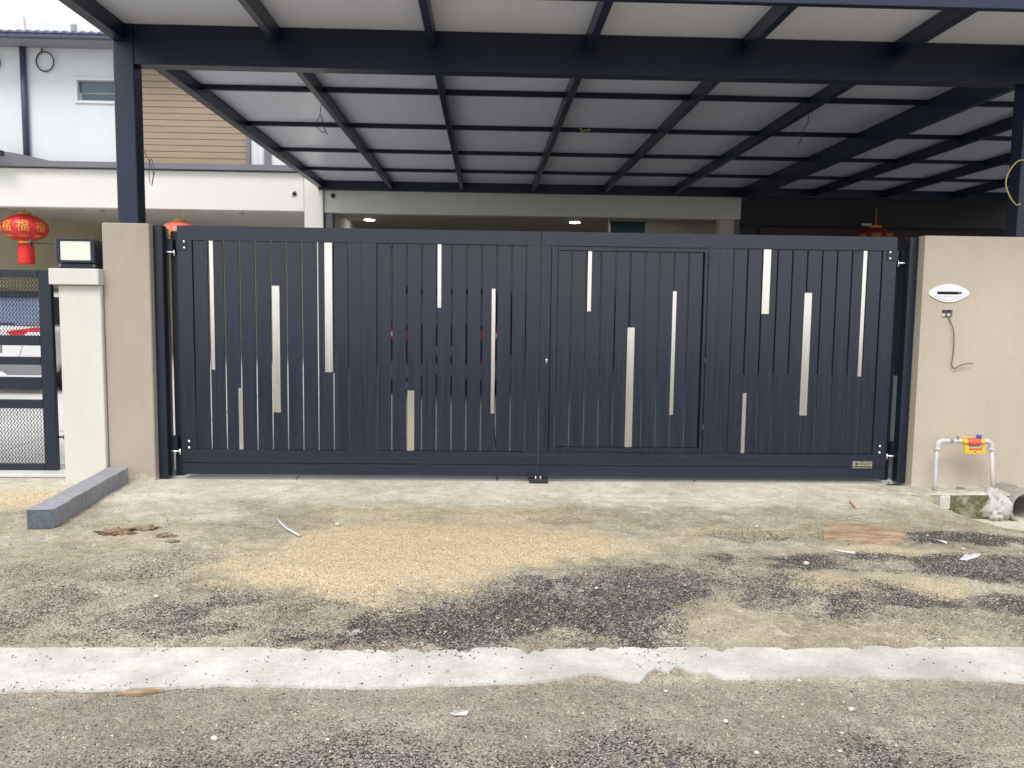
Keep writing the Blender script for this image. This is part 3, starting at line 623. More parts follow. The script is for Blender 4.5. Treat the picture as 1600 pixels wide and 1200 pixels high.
# kerb block lying on the apron
dirv = Vector((-.125, 1.385)).normalized(); nv = Vector((-dirv.y, dirv.x)); A = Vector((-2.775, -1.585)); Lk = 1.42
v = []; f = []; KN = 130
for i in range(KN+1):
    for j, (u, z) in enumerate(((0, 0), (0, .6), (0, 1), (.5, 1), (1, 1), (1, .6), (1, 0))):
        p = A+dirv*(Lk*i/KN)+nv*(.158*u); r_ = random.uniform(-.0035, .0035)+.006*(vn(np.array([i*.11]), np.array([j*3.3]), 5)[0]-.5) if 0 < i < KN else 0
        rr_ = random.uniform(-.0035, .002); v.append((p.x+r_*(1 if u in (0, 1) else 0)*1.3, p.y, .006+.124*z+rr_*(z == 1)*(1 if i else .3)))
for i in range(KN):
    for j in range(6): f.append([i*7+j, i*7+j+1, (i+1)*7+j+1, (i+1)*7+j])
KB = root('kerb_stone', (A.x, A.y, 0), 'rough grey kerb stone lying aslant in front of the pillars', 'kerb stone')
c0 = Vector((A.x, A.y, 0))
bm = bmesh.new(); me = mesh('stone_body', [Vector(p)-c0 for p in v], f, M['kerb']); bm.from_mesh(me); bmesh.ops.recalc_face_normals(bm, faces=bm.faces[:]); bm.to_mesh(me); bm.free(); link('stone_body', me, KB, c0)
me = mesh('near_end', [Vector(v[j])-c0 for j in range(7)]+[Vector(v[KN*7+j])-c0 for j in range(7)], [[0, 1, 2, 3, 4, 5, 6]], M['kerbend']) if 0 else mesh('near_end', [Vector(v[j])-c0 for j in range(7)], [[0, 1, 2, 3, 4, 5, 6]], M['kerbend'])
link('far_end', mesh('far_end', [Vector(v[KN*7+j])-c0 for j in range(7)], [[6, 5, 4, 3, 2, 1, 0]], M['kerbend']), KB, c0)
link('near_end', me, KB, c0)

# ---------------------------------------------------------------- carport
CPT = root('carport', (0, .15, 0), 'navy steel carport roof frame with white sheet panels over the driveway', 'carport')
ZB, ZT = 3.58, 3.712
FR = M['frame']
cols = [(-3.045, -2.880), (4.52, 4.685), (9.9, 10.065)]
for a, b in cols: box('column', a, b, .10, .262, (2.101 if a < 9 else -.1), (3.5775 if a < 0 else 3.39), FR, CPT, .006)
box('corner_block', -3.045, -2.881, .096, .256, 3.579, 3.7095, FR, CPT, .002)
box('front_beam', -2.8795, 10.4, .105, .255, 3.395, 3.7095, FR, CPT, .004)
RX = [(-3.045, -2.940), (-1.765, -1.700), (-.497, -.435), (.795, .862), (2.095, 2.157), (3.372, 3.440), (4.640, 4.710), (5.95, 6.015), (7.25, 7.315), (8.55, 8.615), (9.85, 9.915)]
for i, (a, b) in enumerate(RX):
    zb = 3.46 if i == 6 else ZB
    box('rafter', a, b, .2575, 8.20, zb, ZT-.001, FR, CPT, .004)
    box('rafter', a, b, -1.14, .1035 if i else .0945, ZB, ZT-.001, FR, CPT, .004)
PY = [.28, 1.90, 3.55, 5.20, 6.80]
for k in range(len(RX)-1):
    a, b = RX[k][1]+.001, RX[k+1][0]-.001
    for y in PY[1:]: box('purlin', a, b, y, y+.05, 3.66, ZT-.001, FR, CPT, .003)
    yy = [-1.14]+[.18]+[p+.025 for p in PY[1:]]+[8.26]
    for j in range(len(yy)-1):
        box('roof_panel', RX[k][0]+.03, RX[k+1][0]+.029, yy[j]+.001, yy[j+1]-.001, ZT, ZT+.04, M['ceil'], CPT, .001)
box('rear_beam', -3.04, 10.4, 8.2015, 8.290, 3.545, ZT-.001, FR, CPT, .004)
fas = box('fascia', -3.06, 10.4, -1.20, -1.141, 3.520, 3.86, FR, CPT, .004)
# loose wires from the roof
def wire(name, pts, mt, label, r=.004): return tag(tube(name, spline(pts), r, mt, None, 6), label, 'wire', 'loose wires hanging under the carport')
wx = -1.80
wire('hanging_wire', [(wx, 2.3, 3.66), (wx-.02, 2.3, 3.52), (wx-.06, 2.3, 3.40), (wx+.03, 2.3, 3.33), (wx+.01, 2.3, 3.44), (wx-.01, 2.3, 3.52), (wx+.02, 2.3, 3.40), (wx+.06, 2.3, 3.31)], M['wire'], 'tangled black wire hanging from the leftmost inner rafter', .004)
wire('hanging_wire', [(.90, 2.35, 3.66), (.94, 2.35, 3.52), (1.01, 2.35, 3.44), (1.06, 2.35, 3.38), (1.12, 2.35, 3.43), (1.04, 2.35, 3.41), (1.02, 2.35, 3.36), (1.03, 2.35, 3.26)], M['wirey'], 'twisted pale wire ends hanging above the middle of the gate', .004)
wire('hanging_wire', [(3.43, 2.1, 3.66), (3.45, 2.1, 3.52), (3.40, 2.1, 3.42), (3.37, 2.1, 3.30), (3.33, 2.1, 3.24)], M['wire'], 'single thin black wire hanging over the right gate leaf', .004)
wire('hanging_wire', [(4.55, .07, 2.76), (4.47, .07, 2.75), (4.40, .07, 2.66), (4.38, .07, 2.56), (4.42, .07, 2.46), (4.48, .07, 2.39), (4.52, .07, 2.40)], M['wirey'], 'yellow wire bowed out from the right steel column', .005)
wire('hanging_wire', [(-2.88, .2, 2.74), (-2.84, .2, 2.69), (-2.80, .2, 2.60), (-2.785, .2, 2.52), (-2.80, .2, 2.44), (-2.79, .2, 2.50), (-2.775, .2, 2.56), (-2.80, .2, 2.66), (-2.82, .2, 2.56), (-2.815, .2, 2.46)], M['wireg'], 'thin curled wire sprouting from the left steel column', .0035)

# ---------------------------------------------------------------- porch floors
def slope(x0, x1, y0, y1, z0, z1, name, tiles):
    v = [(x0, y0, z0), (x1, y0, z0), (x1, y1, z1), (x0, y1, z1)]
    g = link(name, mesh(name, v, [[0, 1, 2, 3]], M['groove'])); tag(g, kind='structure')
    tx, ty = tiles; dx = (x1-x0)/tx; dy = (y1-y0)/ty
    for i in range(tx):
        for j in range(ty):
            a, b = x0+i*dx+.005, x0+(i+1)*dx-.005; c_, d = y0+j*dy+.005, y0+(j+1)*dy-.005
            za = z0+(z1-z0)*(c_-y0)/(y1-y0)+.005; zb = z0+(z1-z0)*(d-y0)/(y1-y0)+.005; cx, cy = (a+b)/2, (c_+d)/2; cz = (za+zb)/2
            k = ('slab', name)
            if k not in _bc: _bc[k] = mesh('slab', [(a-cx, c_-cy, za-cz), (b-cx, c_-cy, za-cz), (b-cx, d-cy, zb-cz), (a-cx, d-cy, zb-cz)]+[(a-cx, c_-cy, za-cz-.02), (b-cx, c_-cy, za-cz-.02), (b-cx, d-cy, zb-cz-.02), (a-cx, d-cy, zb-cz-.02)], [[0, 1, 2, 3], [4, 5, 1, 0], [5, 6, 2, 1], [6, 7, 3, 2], [7, 4, 0, 3]], M['slab'])
            link('slab', _bc[k], g, (cx, cy, cz))
slope(-9.9, -3.3, .50, 15, .012, .42, 'neighbour_driveway', (5, 9))
slope(-3.29, 12.0, .05, 15, -.002, .42, 'driveway', (9, 9))

# ---------------------------------------------------------------- houses
YH = 8.30
NH = root('terrace_house', (-6.5, YH, .2), 'white neighbouring terrace house with tan cladding and blue tiled roof, on the left', 'house')
box('porch_beam', -10.5, -3.31, YH, YH+.25, 3.165, 3.850, M['cream'], NH, .01)
box('ledge', -10.5, -2.9, YH-.10, YH+.20, 3.862, 3.965, M['trim'], NH, .005)
UY = YH+.06
# upper wall round the window opening
wx0, wx1, wz0, wz1 = -7.31, -6.62, 5.05, 5.40
for (a, b, c_, d) in ((-10.5, wx0, 3.966, 6.0), (wx0, wx1, 3.966, wz0), (wx0, wx1, wz1, 6.0)): box('upper_wall', a+.0005, b-.0005, UY, UY+.2, c_+(.0005 if c_ > 4 else 0), d-(.0005 if d < 6 else 0), M['white'], NH, 0)
wn = box('window', wx0-.02, wx1, UY+.10, UY+.12, wz0-.01, wz1+.01, M['white'], NH, 0)
box('pane', wx0+.02, wx1-.01, UY+.07, UY+.08, 5.215, wz1-.02, M['glass'], wn, 0)
box('pane', wx0+.05, wx1-.01, UY+.085, UY+.095, wz0+.01, 5.190, M['glass'], wn, 0)
box('frame', wx0-.03, wx1, UY-.03, UY+.06, wz1+.001, wz1+.05, M['white'], wn, .004)
box('frame', wx0-.03, wx0+.012, UY-.02, UY+.07, wz0-.02, wz1, M['white'], wn, .004)
box('frame', wx0-.03, wx1, UY-.03, UY+.06, wz0-.05, wz0-.001, M['white'], wn, .004)
box('corner_trim', -6.619, -6.50, UY-.06, UY+.2, 3.966, 5.75, M['trim'], NH, .004)
box('upper_beam', -6.6195, -3.0, UY-.03, UY+.2, 5.7505, 6.0, M['white'], NH, .004)
# cladding boards
nb = 19; z = 3.975; dz = (5.75-3.975)/16
for i in range(16): prism('plank', [(UY+.016, z+i*dz), (UY+.010, z+i*dz+.004), (UY+.010, z+(i+1)*dz-.009), (UY+.016, z+(i+1)*dz-.006), (UY+.029, z+(i+1)*dz-.006), (UY+.029, z+i*dz)], 'x', -6.499, -4.331, M['plank'], NH)
box('backing', -6.499, -4.331, UY+.030, UY+.2, 3.966, 5.75, M['plankb'], NH, 0)
box('corner_trim', -4.330, -4.265, UY-.06, UY+.2, 3.966, 5.75, M['trim'], NH, .004)
sw = box('side_window', -4.264, -2.9, UY, UY+.2, 3.966, 5.75, M['white'], NH, 0)
for x in (-4.15, -4.06, -3.97): box('rib', x, x+.012, UY-.012, UY-.001, 3.97, 5.7, M['white'], sw, 0)
box('frame', -4.02, -3.9, UY-.04, UY-.013, 3.98, 4.25, M['trim'], sw, .002)
box('eave_board', -10.5, -3.0, YH-.45, UY-.04, 5.935, 5.975, M['eave'], NH, .004)
box('gutter', -10.5, -3.0, YH-.56, YH-.4505, 5.935, 6.012, M['pipe'], NH, .01)
# wavy tiles, 14 degrees up
v = []; f = []; xs_ = np.arange(-10.5, -3.0, .151/8); YR = [YH-.58, YH+.2, YH+2.5, YH+4.5]
for i, x in enumerate(xs_):
    w = .026*abs(math.sin(math.pi*(x/.151)))
    for y in YR: v.append((x, y, 6.020+(y-YR[0])*.2+w))
    v.append((x, YR[0], 5.995+w*.6))
R5 = len(YR)+1
for i in range(len(xs_)-1):
    for j in range(3): f.append([i*R5+j, (i+1)*R5+j, (i+1)*R5+j+1, i*R5+j+1])
    f.append([i*R5+4, (i+1)*R5+4, (i+1)*R5, i*R5])
ro = link('roof_tiles', mesh('roof_tiles', v, f, M['tile'], True), NH); ro['kind'] = 'stuff'
tube('downpipe', [(-8.20, UY-.06, 5.93), (-8.20, UY-.06, 3.97)], .052, M['pipe'], NH, 14)
prism('lean_roof', [(-9.2, 3.966), (-9.2, 4.13), (-8.60, 4.12), (-8.35, 4.09), (-7.75, 3.966)], 'y', UY-.15, UY-.09, M['trim'], NH)
tag(box('roof_gutter_box', -9.2, -8.44, UY-.42, UY-.31, 4.00, 4.09, M['black'], None, .01), 'short black metal tray on the ledge at the far left edge', 'tray')
# porch interior of the neighbour
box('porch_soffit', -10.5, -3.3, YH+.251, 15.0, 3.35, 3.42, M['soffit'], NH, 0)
box('porch_side_wall', -10.0, -9.78, YH+.26, 15.0, .1, 3.349, M['olive'], NH, 0)
box('porch_back_wall', -9.779, -3.3, 14.8, 15.0, .1, 3.349, M['olive'], NH, 0)
box('floor_slab_edge', -10.5, -10.3, YH, 15, 0, 3.8, M['cream'], NH, 0)
for nm, x, y in (('left', -7.92, 10.17), ('right', -5.12, 10.2)):
    t = root('ceiling_light', (x, y, 3.35), 'square white surface light on the neighbour porch ceiling, '+('nearer the left edge of the photo' if nm == 'left' else 'just right of the steel column'), 'ceiling light', 'surface lights on the neighbour porch ceiling')
    box('housing', x-.15, x+.15, y-.15, y+.15, 3.30, 3.349, M['cream'], t, .01); box('diffuser', x-.12, x+.12, y-.12, y+.12, 3.288, 3.2995, M['white'], t, .004)
cro = root('clothes_rod', (-6.95, 6.0, 2.36), 'black rod with end bracket running behind the pillar lamp into the porch', 'rod')
tube('rod', [(-6.92, 6.0, 2.365), (-6.6, 6.0, 2.36), (-6.0, 6.0, 2.355), (-5.2, 6.0, 2.35)], .012, M['black'], cro)
tube('end_bracket', [(-6.945, 6.0, 2.42), (-6.945, 6.0, 2.31)], .02, M['black'], cro)
# cables on the upper wall
def coil(x, z, r, label, turns=2):
    pts = [(x-.05, UY-.03, z+r+.13), (x-.06, UY-.03, z+r+.02)]
    for k in range(turns*14): a = 2.3+2*math.pi*k/14; pts.append((x+math.cos(a)*r*(1+.02*k/14), UY-.035-.004*k/14, z+math.sin(a)*r*1.12))
    tag(tube('cable_coil', spline(pts, 3), .011, M['wire'], None, 6), label, 'cable coil', 'coiled cables on the white upper wall')
coil(-7.83, 5.70, .15, 'coiled black cable on the white wall right of the downpipe'); coil(-8.74, 5.66, .13, 'coiled black cable cut by the left edge of the photo', 2)
# parapet and vent behind the roof
PW = root('parapet_wall', (-8.4, 11, 6.6), 'pale grey sloping parapet rising behind the blue tiled roof', 'parapet')
M['para'] = mat('pale_parapet', (.62, .63, .62), .7, 0, .04, 2)
prism('parapet_body', [(-9.77, 6.4), (-9.72, 7.34), (-9.56, 7.335), (-7.0, 6.93), (-6.0, 6.75), (-6.0, 6.4)], 'y', 11.0, 11.25, M['para'], PW)
prism('end_cap', [(-9.83, 6.4), (-9.80, 7.37), (-9.60, 7.36), (-9.53, 6.4)], 'y', 10.96, 10.999, M['soffit'], PW)
tag(lathe('vent_pipe', [(.055, -.6), (.055, .10), (.07, .11), (.07, .17), (.04, .20)], (-8.50, 10.8, 7.0), M['para'], None, 14), 'white capped vent pipe standing behind the blue tiled roof', 'vent pipe')

OH = root('terrace_house', (.8, YH, .3), 'cream terrace house behind the navy gate, under the carport roof', 'house')
box('porch_beam', -2.955, 4.662, YH, YH+.25, 3.150, 3.850, M['cream'], OH, .008)
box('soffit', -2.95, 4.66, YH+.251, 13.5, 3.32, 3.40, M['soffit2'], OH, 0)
box('right_pillar', 4.28, 4.545, YH+.02, YH+.249, .2, 3.149, M['soffit2'], OH, .005)
box('dark_pillar', 4.546, 4.660, YH+.03, YH+.24, .2, 3.149, M['trim'], OH, .005)
box('side_wall', 4.57, 4.66, YH+.26, 13.5, .2, 3.45, M['soffit2'], OH, 0)
box('room_wall', 3.15, 4.569, 9.6, 9.8, .2, 3.319, M['soffit2'], OH, 0)
rw = box('room_window', 2.45, 3.149, 9.62, 9.66, .2, 3.22, M['glass'], OH, 0); box('frame', 2.42, 2.449, 9.58, 9.68, .2, 3.22, M['steel'], rw, 0)
box('lintel', 2.42, 3.149, 9.60, 9.70, 3.221, 3.319, M['soffit2'], OH, 0)
box('back_wall', -2.9, 4.66, 13.3, 13.5, .2, 3.319, M['olive'], OH, 0)
bw = box('back_door', -1.6, 1.2, 13.22, 13.299, .3, 2.6, M['dglass'], OH, 0)
box('left_dark_pillar', -2.93, -2.80, YH+.02, YH+.24, .2, 3.149, M['trim'], OH, .005)
box('party_wall', -3.29, -2.951, YH+.27, 13.5, .2, 3.45, M['cream'], OH, 0)
tag(box('party_pillar', -3.295, -2.9565, YH-.05, YH+.26, .1, 3.8615, M['cream'], None, .008), 'tall cream pillar between the two houses, left of the carport rear beam', 'pillar')
el = emis('lamp_white', (1, .97, .9), 18)
for x, y, w in ((-2.50, 10.9, 'left'), (1.86, 10.75, 'right')):
    t = root('downlight', (x, y, 3.32), 'lit round downlight in the porch ceiling above the '+('left' if w == 'left' else 'right')+' gate leaf', 'downlight', 'lit downlights in the porch ceiling')
    lathe('trim_ring', [(.13, 0), (.14, -.006), (.14, -.012), (.115, -.014), (.11, -.008)], (x, y, 3.319), M['white'], t, 24)
    lathe('diffuser', [(.108, 0), (.108, -.018), (.10, -.022)], (x, y, 3.317), el, t, 24)
for x, z, l in ((-3.48, 3.48, 'small black cable outlet on the neighbour porch beam'), (-2.79, 3.45, 'small black cable outlet at the left end of the cream porch beam')):
    t = root('cable_outlet', (x, YH, z), l, 'cable outlet', 'black outlets on the porch beams')
    lathe('cap', [(.035, -.03), (.04, -.02), (.04, -.001)], (x, YH, z), M['black'], t, 12, axis='y'); lathe('collar', [(.05, -.008), (.055, -.001)], (x-.03, YH, z-.01), M['soffit'], t, 12, axis='y')

DH = root('dark_house_front', (7.4, YH, 0), 'near-black house front under the right end of the carport', 'house')
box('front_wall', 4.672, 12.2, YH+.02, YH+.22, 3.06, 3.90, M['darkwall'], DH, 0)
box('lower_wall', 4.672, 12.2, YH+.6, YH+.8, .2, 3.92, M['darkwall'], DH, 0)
box('side_wall', 12.0, 12.2, -.5, YH+.019, -.1, 3.90, M['darkwall'], DH, 0)  # unseen wall added to keep the right end under the roof dark
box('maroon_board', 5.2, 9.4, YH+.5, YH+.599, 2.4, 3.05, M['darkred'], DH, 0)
box('white_label', 6.93, 7.10, YH-.03, YH-.001, 3.00, 3.045, M['white'], DH, .002) if 0 else None
tag(box('wall_sensor', 6.93, 7.09, YH-.04, YH+.019, 3.068, 3.115, M['white'], None, .004), 'tiny white box on the dark house front above the gate', 'sensor')

# ---------------------------------------------------------------- lanterns
def lantern(loc, s, body, label, sx=1.0):
    x, y, z = loc; t = root('lantern', loc, label, 'lantern', 'red paper lanterns hanging from the porches')
    H_, R_ = .245*s, .375*s*sx
    pr = [(.10*s, H_*.97)]+[(R_*math.sqrt(max(0, 1-(k/9)**2))**.9 if abs(k) < 9 else .10*s, -H_*k/9) for k in range(-8, 9)]+[(.10*s, -H_*.97)]
    lathe('shade', pr, loc, body, t, 64, rib=.03)
    lathe('top_cap', [(.10*s, 0), (.12*s, .01*s), (.12*s, .05*s), (.09*s, .055*s)], (x, y, z+H_*.95), M['gold'], t, 20)
    lathe('bottom_cap', [(.12*s, 0), (.13*s, -.02*s), (.12*s, -.05*s)], (x, y, z-H_*.95), M['gold'], t, 20)
    lathe('tassel', [(.11*s, 0), (.125*s, -.1*s), (.125*s, -.36*s), (.12*s, -.38*s)], (x, y, z-H_*.95-.05*s), M['redt'], t, 40, rib=.10)
    tube('cord', [(x, y, z+H_*.95+.05*s), (x, y, 3.35)], .008, M['gold'], t, 6)
    for a in (-68, -22, 22, 68):
        ra = math.radians(a)
        def wrap(p, ra=ra):
            th = ra+p.x/R_; zz = max(-H_*.9, min(H_*.9, p.z)); rr_ = (R_*math.sqrt(max(.05, 1-(zz/H_)**2))**.9)*1.035+.006-p.y
            return Vector((math.sin(th)*rr_, -math.cos(th)*rr_, zz))
        textmesh('printed_character', '福', .215*s, M['gold'], t, loc, ext=.001, align='CENTER', wrap=wrap)
        # gold cloud scroll under each character
        for q_ in (-.05, 0, .05):
            vs = []
            for k in range(9):
                aa = math.pi*k/8; vs.append(wrap(Vector((q_*s+.03*s*math.cos(aa), 0, -.14*s-.03*s*math.sin(aa)))))
            tube('scroll', [loc_+Vector(loc) for loc_ in vs], .006*s, M['gold'], t, 5)
lantern((-8.52, 8.75, 2.83), 1.0, M['red'], 'red lantern with gold characters near the left edge of the photo')
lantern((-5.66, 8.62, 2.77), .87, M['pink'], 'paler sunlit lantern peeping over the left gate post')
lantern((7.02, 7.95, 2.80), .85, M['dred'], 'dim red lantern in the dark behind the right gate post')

# ---------------------------------------------------------------- cars
def car(loc, paint, label, hgt=1.5, rear=M['carw']):
    t = root('parked_car', (0, 0, 0), label, 'car')
    k = hgt/1.5
    st = [(0, .74, .70, .50), (.04, .82, .93, .32), (.25, .86, .98, .26), (.8, .88, .97, .22), (2.0, .89, .96, .22), (3.0, .88, .93, .22), (3.7, .86, .86, .24), (4.15, .78, .74, .28), (4.3, .62, .60, .36)]
    v = []; f = []; n = 16
    for (y, w, zt, zs) in st:
        prof = [(0, zs), (.80, zs), (.95, zs+.06), (1.0, zs+.22), (1.0, (zs+zt)/2+.05), (.985, zt-.12), (.93, zt-.02), (.80, zt+.01), (0, zt+.03)]
        ring = [(w*a, y, b*k) for a, b in prof]+[(-w*a, y, b*k) for a, b in prof[-2:0:-1]]; v += ring
    n = len(ring)
    for i in range(len(st)-1):
        for j in range(n): f.append([i*n+j, i*n+(j+1) % n, (i+1)*n+(j+1) % n, (i+1)*n+j])
    f += [list(range(n-1, -1, -1)), list(range((len(st)-1)*n, len(st)*n))]
    link('body', mesh('body', v, f, paint, True), t)
    prism('rear_panel', [(-.84, .46*k), (.84, .46*k), (.86, .80*k), (.82, .94*k), (-.82, .94*k), (-.86, .80*k)], 'y', -.012, .12, paint, t)
    def hull(name, b, r, zb, zr, y0, y1, yr0, yr1, mt, parent=t):
        v = [(-b, y0, zb), (b, y0, zb), (b*.96, y1, zb), (-b*.96, y1, zb), (-r, yr0, zr), (r, yr0, zr), (r*.97, yr1, zr), (-r*.97, yr1, zr)]
        bm = bmesh.new(); V_ = [bm.verts.new(p) for p in v]
        for q_ in ([0, 1, 5, 4], [1, 2, 6, 5], [2, 3, 7, 6], [3, 0, 4, 7], [4, 5, 6, 7], [3, 2, 1, 0]): bm.faces.new([V_[i] for i in q_])
        bmesh.ops.recalc_face_normals(bm, faces=bm.faces[:]); bmesh.ops.bevel(bm, geom=bm.edges[:], offset=.035, segments=3, affect='EDGES')
        me = bpy.data.meshes.new(name); bm.to_mesh(me); bm.free(); me.materials.append(mt); me.polygons.foreach_set('use_smooth', [True]*len(me.polygons)); return link(name, me, parent)
    zb, zr = .93*k, 1.47*k
    hull('cabin', .80, .60, zb-.05, zr, .13, 3.15, .48, 2.15, paint)
    def quad(name, pts, mt, d=(0, 0, 0)):
        v = [Vector(p)+Vector(d) for p in pts]; return link(name, mesh(name, v, [list(range(len(v)))], mt), t)
    def lerp(a, b, u): return tuple(a[i]+(b[i]-a[i])*u for i in range(3))
    b0, b1, r0, r1 = (-.80, .13, zb), (.80, .13, zb), (-.60, .48, zr), (.60, .48, zr)
    quad('rear_window', [lerp(lerp(b0, b1, .06), lerp(r0, r1, .06), .10), lerp(lerp(b0, b1, .94), lerp(r0, r1, .94), .10), lerp(lerp(b0, b1, .95), lerp(r0, r1, .95), .88), lerp(lerp(b0, b1, .05), lerp(r0, r1, .05), .88)], M['bglass'], (0, -.012, .008))
    for s in (-1, 1):
        B0, B1, R0, R1 = (s*.80, .13, zb), (s*.77, 3.15, zb), (s*.60, .48, zr), (s*.585, 2.15, zr)
        for (u0, u1, w0, w1) in ((.07, .26, .05, .28), (.28, .56, .32, .66), (.58, .93, .70, .97)):
            p = [lerp(lerp(B0, B1, u0), lerp(R0, R1, w0), .10), lerp(lerp(B0, B1, u1), lerp(R0, R1, w1), .10), lerp(lerp(B0, B1, u1), lerp(R0, R1, w1), .86), lerp(lerp(B0, B1, u0), lerp(R0, R1, w0), .86)]
            quad('side_window', p, M['dglass'], (s*.012, 0, .006))
        lm = prism('tail_lamp', [(s*.34, .90*k), (s*.46, .80*k), (s*.84, .80*k), (s*.88, .86*k), (s*.87, .965*k), (s*.70, .96*k)], 'y', -.034, .14, M['carred'], t)
        prism('lamp_clear', [(s*.58, .845*k), (s*.86, .835*k), (s*.865, .895*k), (s*.64, .90*k)], 'y', -.040, .10, M['carclear'], lm)
        box('reflector', min(s*.55, s*.78), max(s*.55, s*.78), -.045, .0, .50*k, .535*k, M['carred'], t, .003)
        for y in (.75, 3.45):
            wl = lathe('wheel', [(.20, -.10), (.30, -.095), (.315, -.07), (.315, .07), (.30, .095), (.20, .10)], (s*.80, y, .315), M['tyre'], t, 28, axis='x')
            lathe('rim', [(.02, .108), (.10, .104), (.19, .112), (.205, .104), (.205, -.105)], (s*.80, y, .315), M['chrome'], wl, 20, axis='x')
    tg_ = prism('tailgate', [(-.50, .56*k), (-.42, .50*k), (.42, .50*k), (.50, .56*k), (.58, .80*k), (.40, .92*k), (-.40, .92*k), (-.58, .80*k)], 'y', -.024, .1, rear, t)
    box('plate_recess', -.27, .27, -.031, -.0245, .60*k, .72*k, M['cargrey'], tg_, .003)
    bmp = prism('bumper', [(-.86, .28*k), (.86, .28*k), (.88, .50*k), (.55, .485*k), (-.55, .485*k), (-.88, .50*k)], 'y', -.05, .2, M['cargrey'], t)
    prism('bumper_lip', [(-.84, .24*k), (.84, .24*k), (.85, .285*k), (.35, .285*k), (.28, .335*k), (-.28, .335*k), (-.35, .285*k), (-.85, .285*k)], 'y', -.065, .15, rear, bmp)
    prism('spoiler', [(.34, zr-.03), (.32, zr+.005), (.60, zr+.03), (.62, zr-.005)], 'x', -.60, .60, M['black'], t)
    for s in (-1, 1): tube('roof_rail', [(s*.58, .6, zr+.0), (s*.58, .7, zr+.05), (s*.57, 1.9, zr+.05), (s*.56, 2.05, zr)], .013, M['black'], t, 6)
    tube('wiper', [(.0, .15, zb+.05), (.25, .145, zb+.085), (.36, .14, zb+.08)], .009, M['black'], t, 5)
    t.location = loc
    return t
car((-7.12, 5.0, .145), M['carw'], 'silver hatchback with red tail lamps parked behind the mesh gate', 1.5)
car((-.62, 4.9, .140), M['carb'], 'blue car in the porch glimpsed through the left gate leaf', 1.62, M['carb'])

# ---------------------------------------------------------------- things lying on the ground
def gz_(x, y): return float(height(np.array([x]), np.array([y]))[0])
PB = [(2.433, -1.33), (2.83, -1.66), (2.60, -1.93), (2.20, -1.78)]
zz = gz_(2.5, -1.65)
def jag(poly, n, amp, seed):
    rg = random.Random(seed); o = []
    for i in range(len(poly)):
        a, b = poly[i], poly[(i+1) % len(poly)]; L_ = math.hypot(b[0]-a[0], b[1]-a[1]); k = max(1, int(L_/n))
        for j in range(k): o.append((a[0]+(b[0]-a[0])*j/k+rg.uniform(-amp, amp), a[1]+(b[1]-a[1])*j/k+rg.uniform(-amp, amp)))
    return o
tag(prism('wooden_board', jag([(2.40, -1.36), (2.52, -1.38), (2.80, -1.60), (2.74, -1.72), (2.60, -1.90), (2.40, -1.86), (2.19, -1.76), (2.24, -1.6)], .035, .010, 5), 'z', zz-.008, zz+.010, M['wood']), 'brown weathered board lying in sandy dirt on the right', 'board')
tag(prism('wood_chip', [(2.805, -.735), (2.855, -.725), (2.80, -.945), (2.755, -.955)], 'z', .008, .024, M['chip']), 'pale wood offcut on the concrete above the brown board', 'wood offcut')
tag(tube('white_stick', [(-1.391, -1.402, .03), (-1.34, -1.52, .034), (-1.27, -1.65, .032), (-1.146, -1.827, .034)], .007, M['paper'], None, 8), 'thin white bent plastic stick lying on the sand', 'stick')
for i, (x, y, r, l) in enumerate(((-2.33, -1.68, .075, 'largest brown clay clod of the row right of the kerb stone'), (-2.18, -1.60, .055, 'middle brown clay clod, just right of the largest one'), (-1.99, -1.76, .045, 'smaller brown clay clod nearer the sand'), (-1.90, -1.90, .028, 'smallest brown clay clod, nearest the viewer'))):
    tag(blob('clay_clod', (x, y, gz_(x, y)+.004), (r*1.3, r*.75, r*.34), M['clay'], 30+i, 30, 16, .95, 15), l, 'clay clod', 'brown clay clods left of the sand')
tag(prism('wood_sliver', [(-1.36, -3.875), (-1.30, -3.845), (-1.22, -3.835), (-1.20, -3.85), (-1.27, -3.885)], 'z', .002, .012, M['wood']), 'thin orange brown wood sliver at the front edge of the white strip', 'wood sliver')
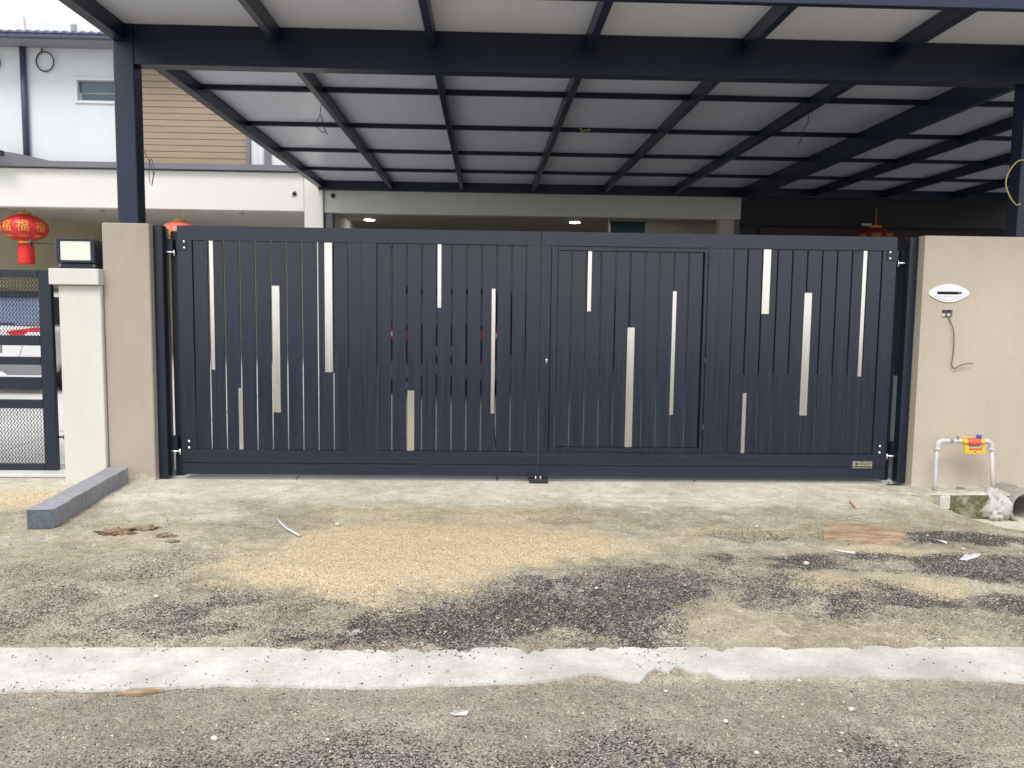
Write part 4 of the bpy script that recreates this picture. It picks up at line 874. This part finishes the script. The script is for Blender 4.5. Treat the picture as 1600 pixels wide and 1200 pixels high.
def scrap(pts, z, label, name='paper_scrap', mt=None):
    zc = z; v = [(x, y, zc+random.uniform(-.002, .014)) for x, y in pts]; n = len(v); v = v+[(a, b, c_-.002) for a, b, c_ in v]
    cx = sum(p[0] for p in pts)/n; cy = sum(p[1] for p in pts)/n; v = [(a-cx, b-cy, c_-zc) for a, b, c_ in v]
    f = [[0, i, i+1] for i in range(1, n-1)]+[[n, n+i+1, n+i] for i in range(1, n-1)]+[[i, n+i, n+(i+1) % n, (i+1) % n] for i in range(n)]
    tag(link(name, mesh(name, v, f, mt or M['paper']), None, (cx, cy, zc)), label, 'scrap')
scrap([(2.80, -2.22), (2.85, -2.205), (2.90, -2.18), (2.96, -2.14), (3.0, -2.11), (2.98, -2.08), (2.93, -2.10), (2.90, -2.12), (2.86, -2.15), (2.83, -2.19)], gz_(2.9, -2.15)+.006, 'crumpled white plastic scrap on dark gravel at the right', 'plastic_scrap')
scrap([(2.13, -2.0), (2.18, -2.035), (2.24, -2.09), (2.23, -2.10), (2.17, -2.055)], gz_(2.2, -2.03)+.006, 'narrow white plastic sliver below the brown board', 'plastic_scrap')
scrap([(2.87, -1.76), (2.90, -1.80), (2.93, -1.87), (2.922, -1.875), (2.885, -1.82)], gz_(2.9, -1.8)+.006, 'thin grey scrap right of the brown board', 'plastic_scrap')
scrap([(-.12, -4.02), (-.09, -4.03), (-.05, -4.02), (-.055, -4.04), (-.10, -4.05)], gz_(-.09, -4.03)+.005, 'small torn white scrap on asphalt in front of the strip')
peb = [(-.891, -4.21, .016, 'round white pebble on dark asphalt, leftmost of the roadway pebbles'), (1.354, -4.005, .016, 'large white pebble on the right half of the roadway'), (.86, -4.10, .013, 'oval pale pebble left of the large white one on the roadway'), (.70, -3.86, .011, 'pale pebble just in front of the notched edge of the strip'),
       (.904, -4.30, .011, 'small white pebble near the bottom edge of the photo'), (-1.619, -2.85, .018, 'tan pebble on the dark gravel at the left'), (1.852, -2.31, .022, 'white broken stone on the gravel left of the plastic scrap'), (2.96, -1.99, .016, 'white pebble right of the brown board'),
       (-.516, -4.213, .009, 'tiny white pebble right of the leftmost roadway pebble'), (-.97, -1.50, .022, 'pale lump at the left rim of the sand'), (.585, -2.73, .014, 'upright white chip in the dark gravel patch'), (1.85, -1.45, .016, 'white stone on dirt left of the brown board')]
for i, (x, y, r, l) in enumerate(peb):
    tag(blob('pebble', (x, y, gz_(x, y)+r*.5), (r*.82, r*.66, r*.5), M['peb'], 60+i, 12, 8, .35, 6), l, 'pebble', 'pale pebbles on the ground')
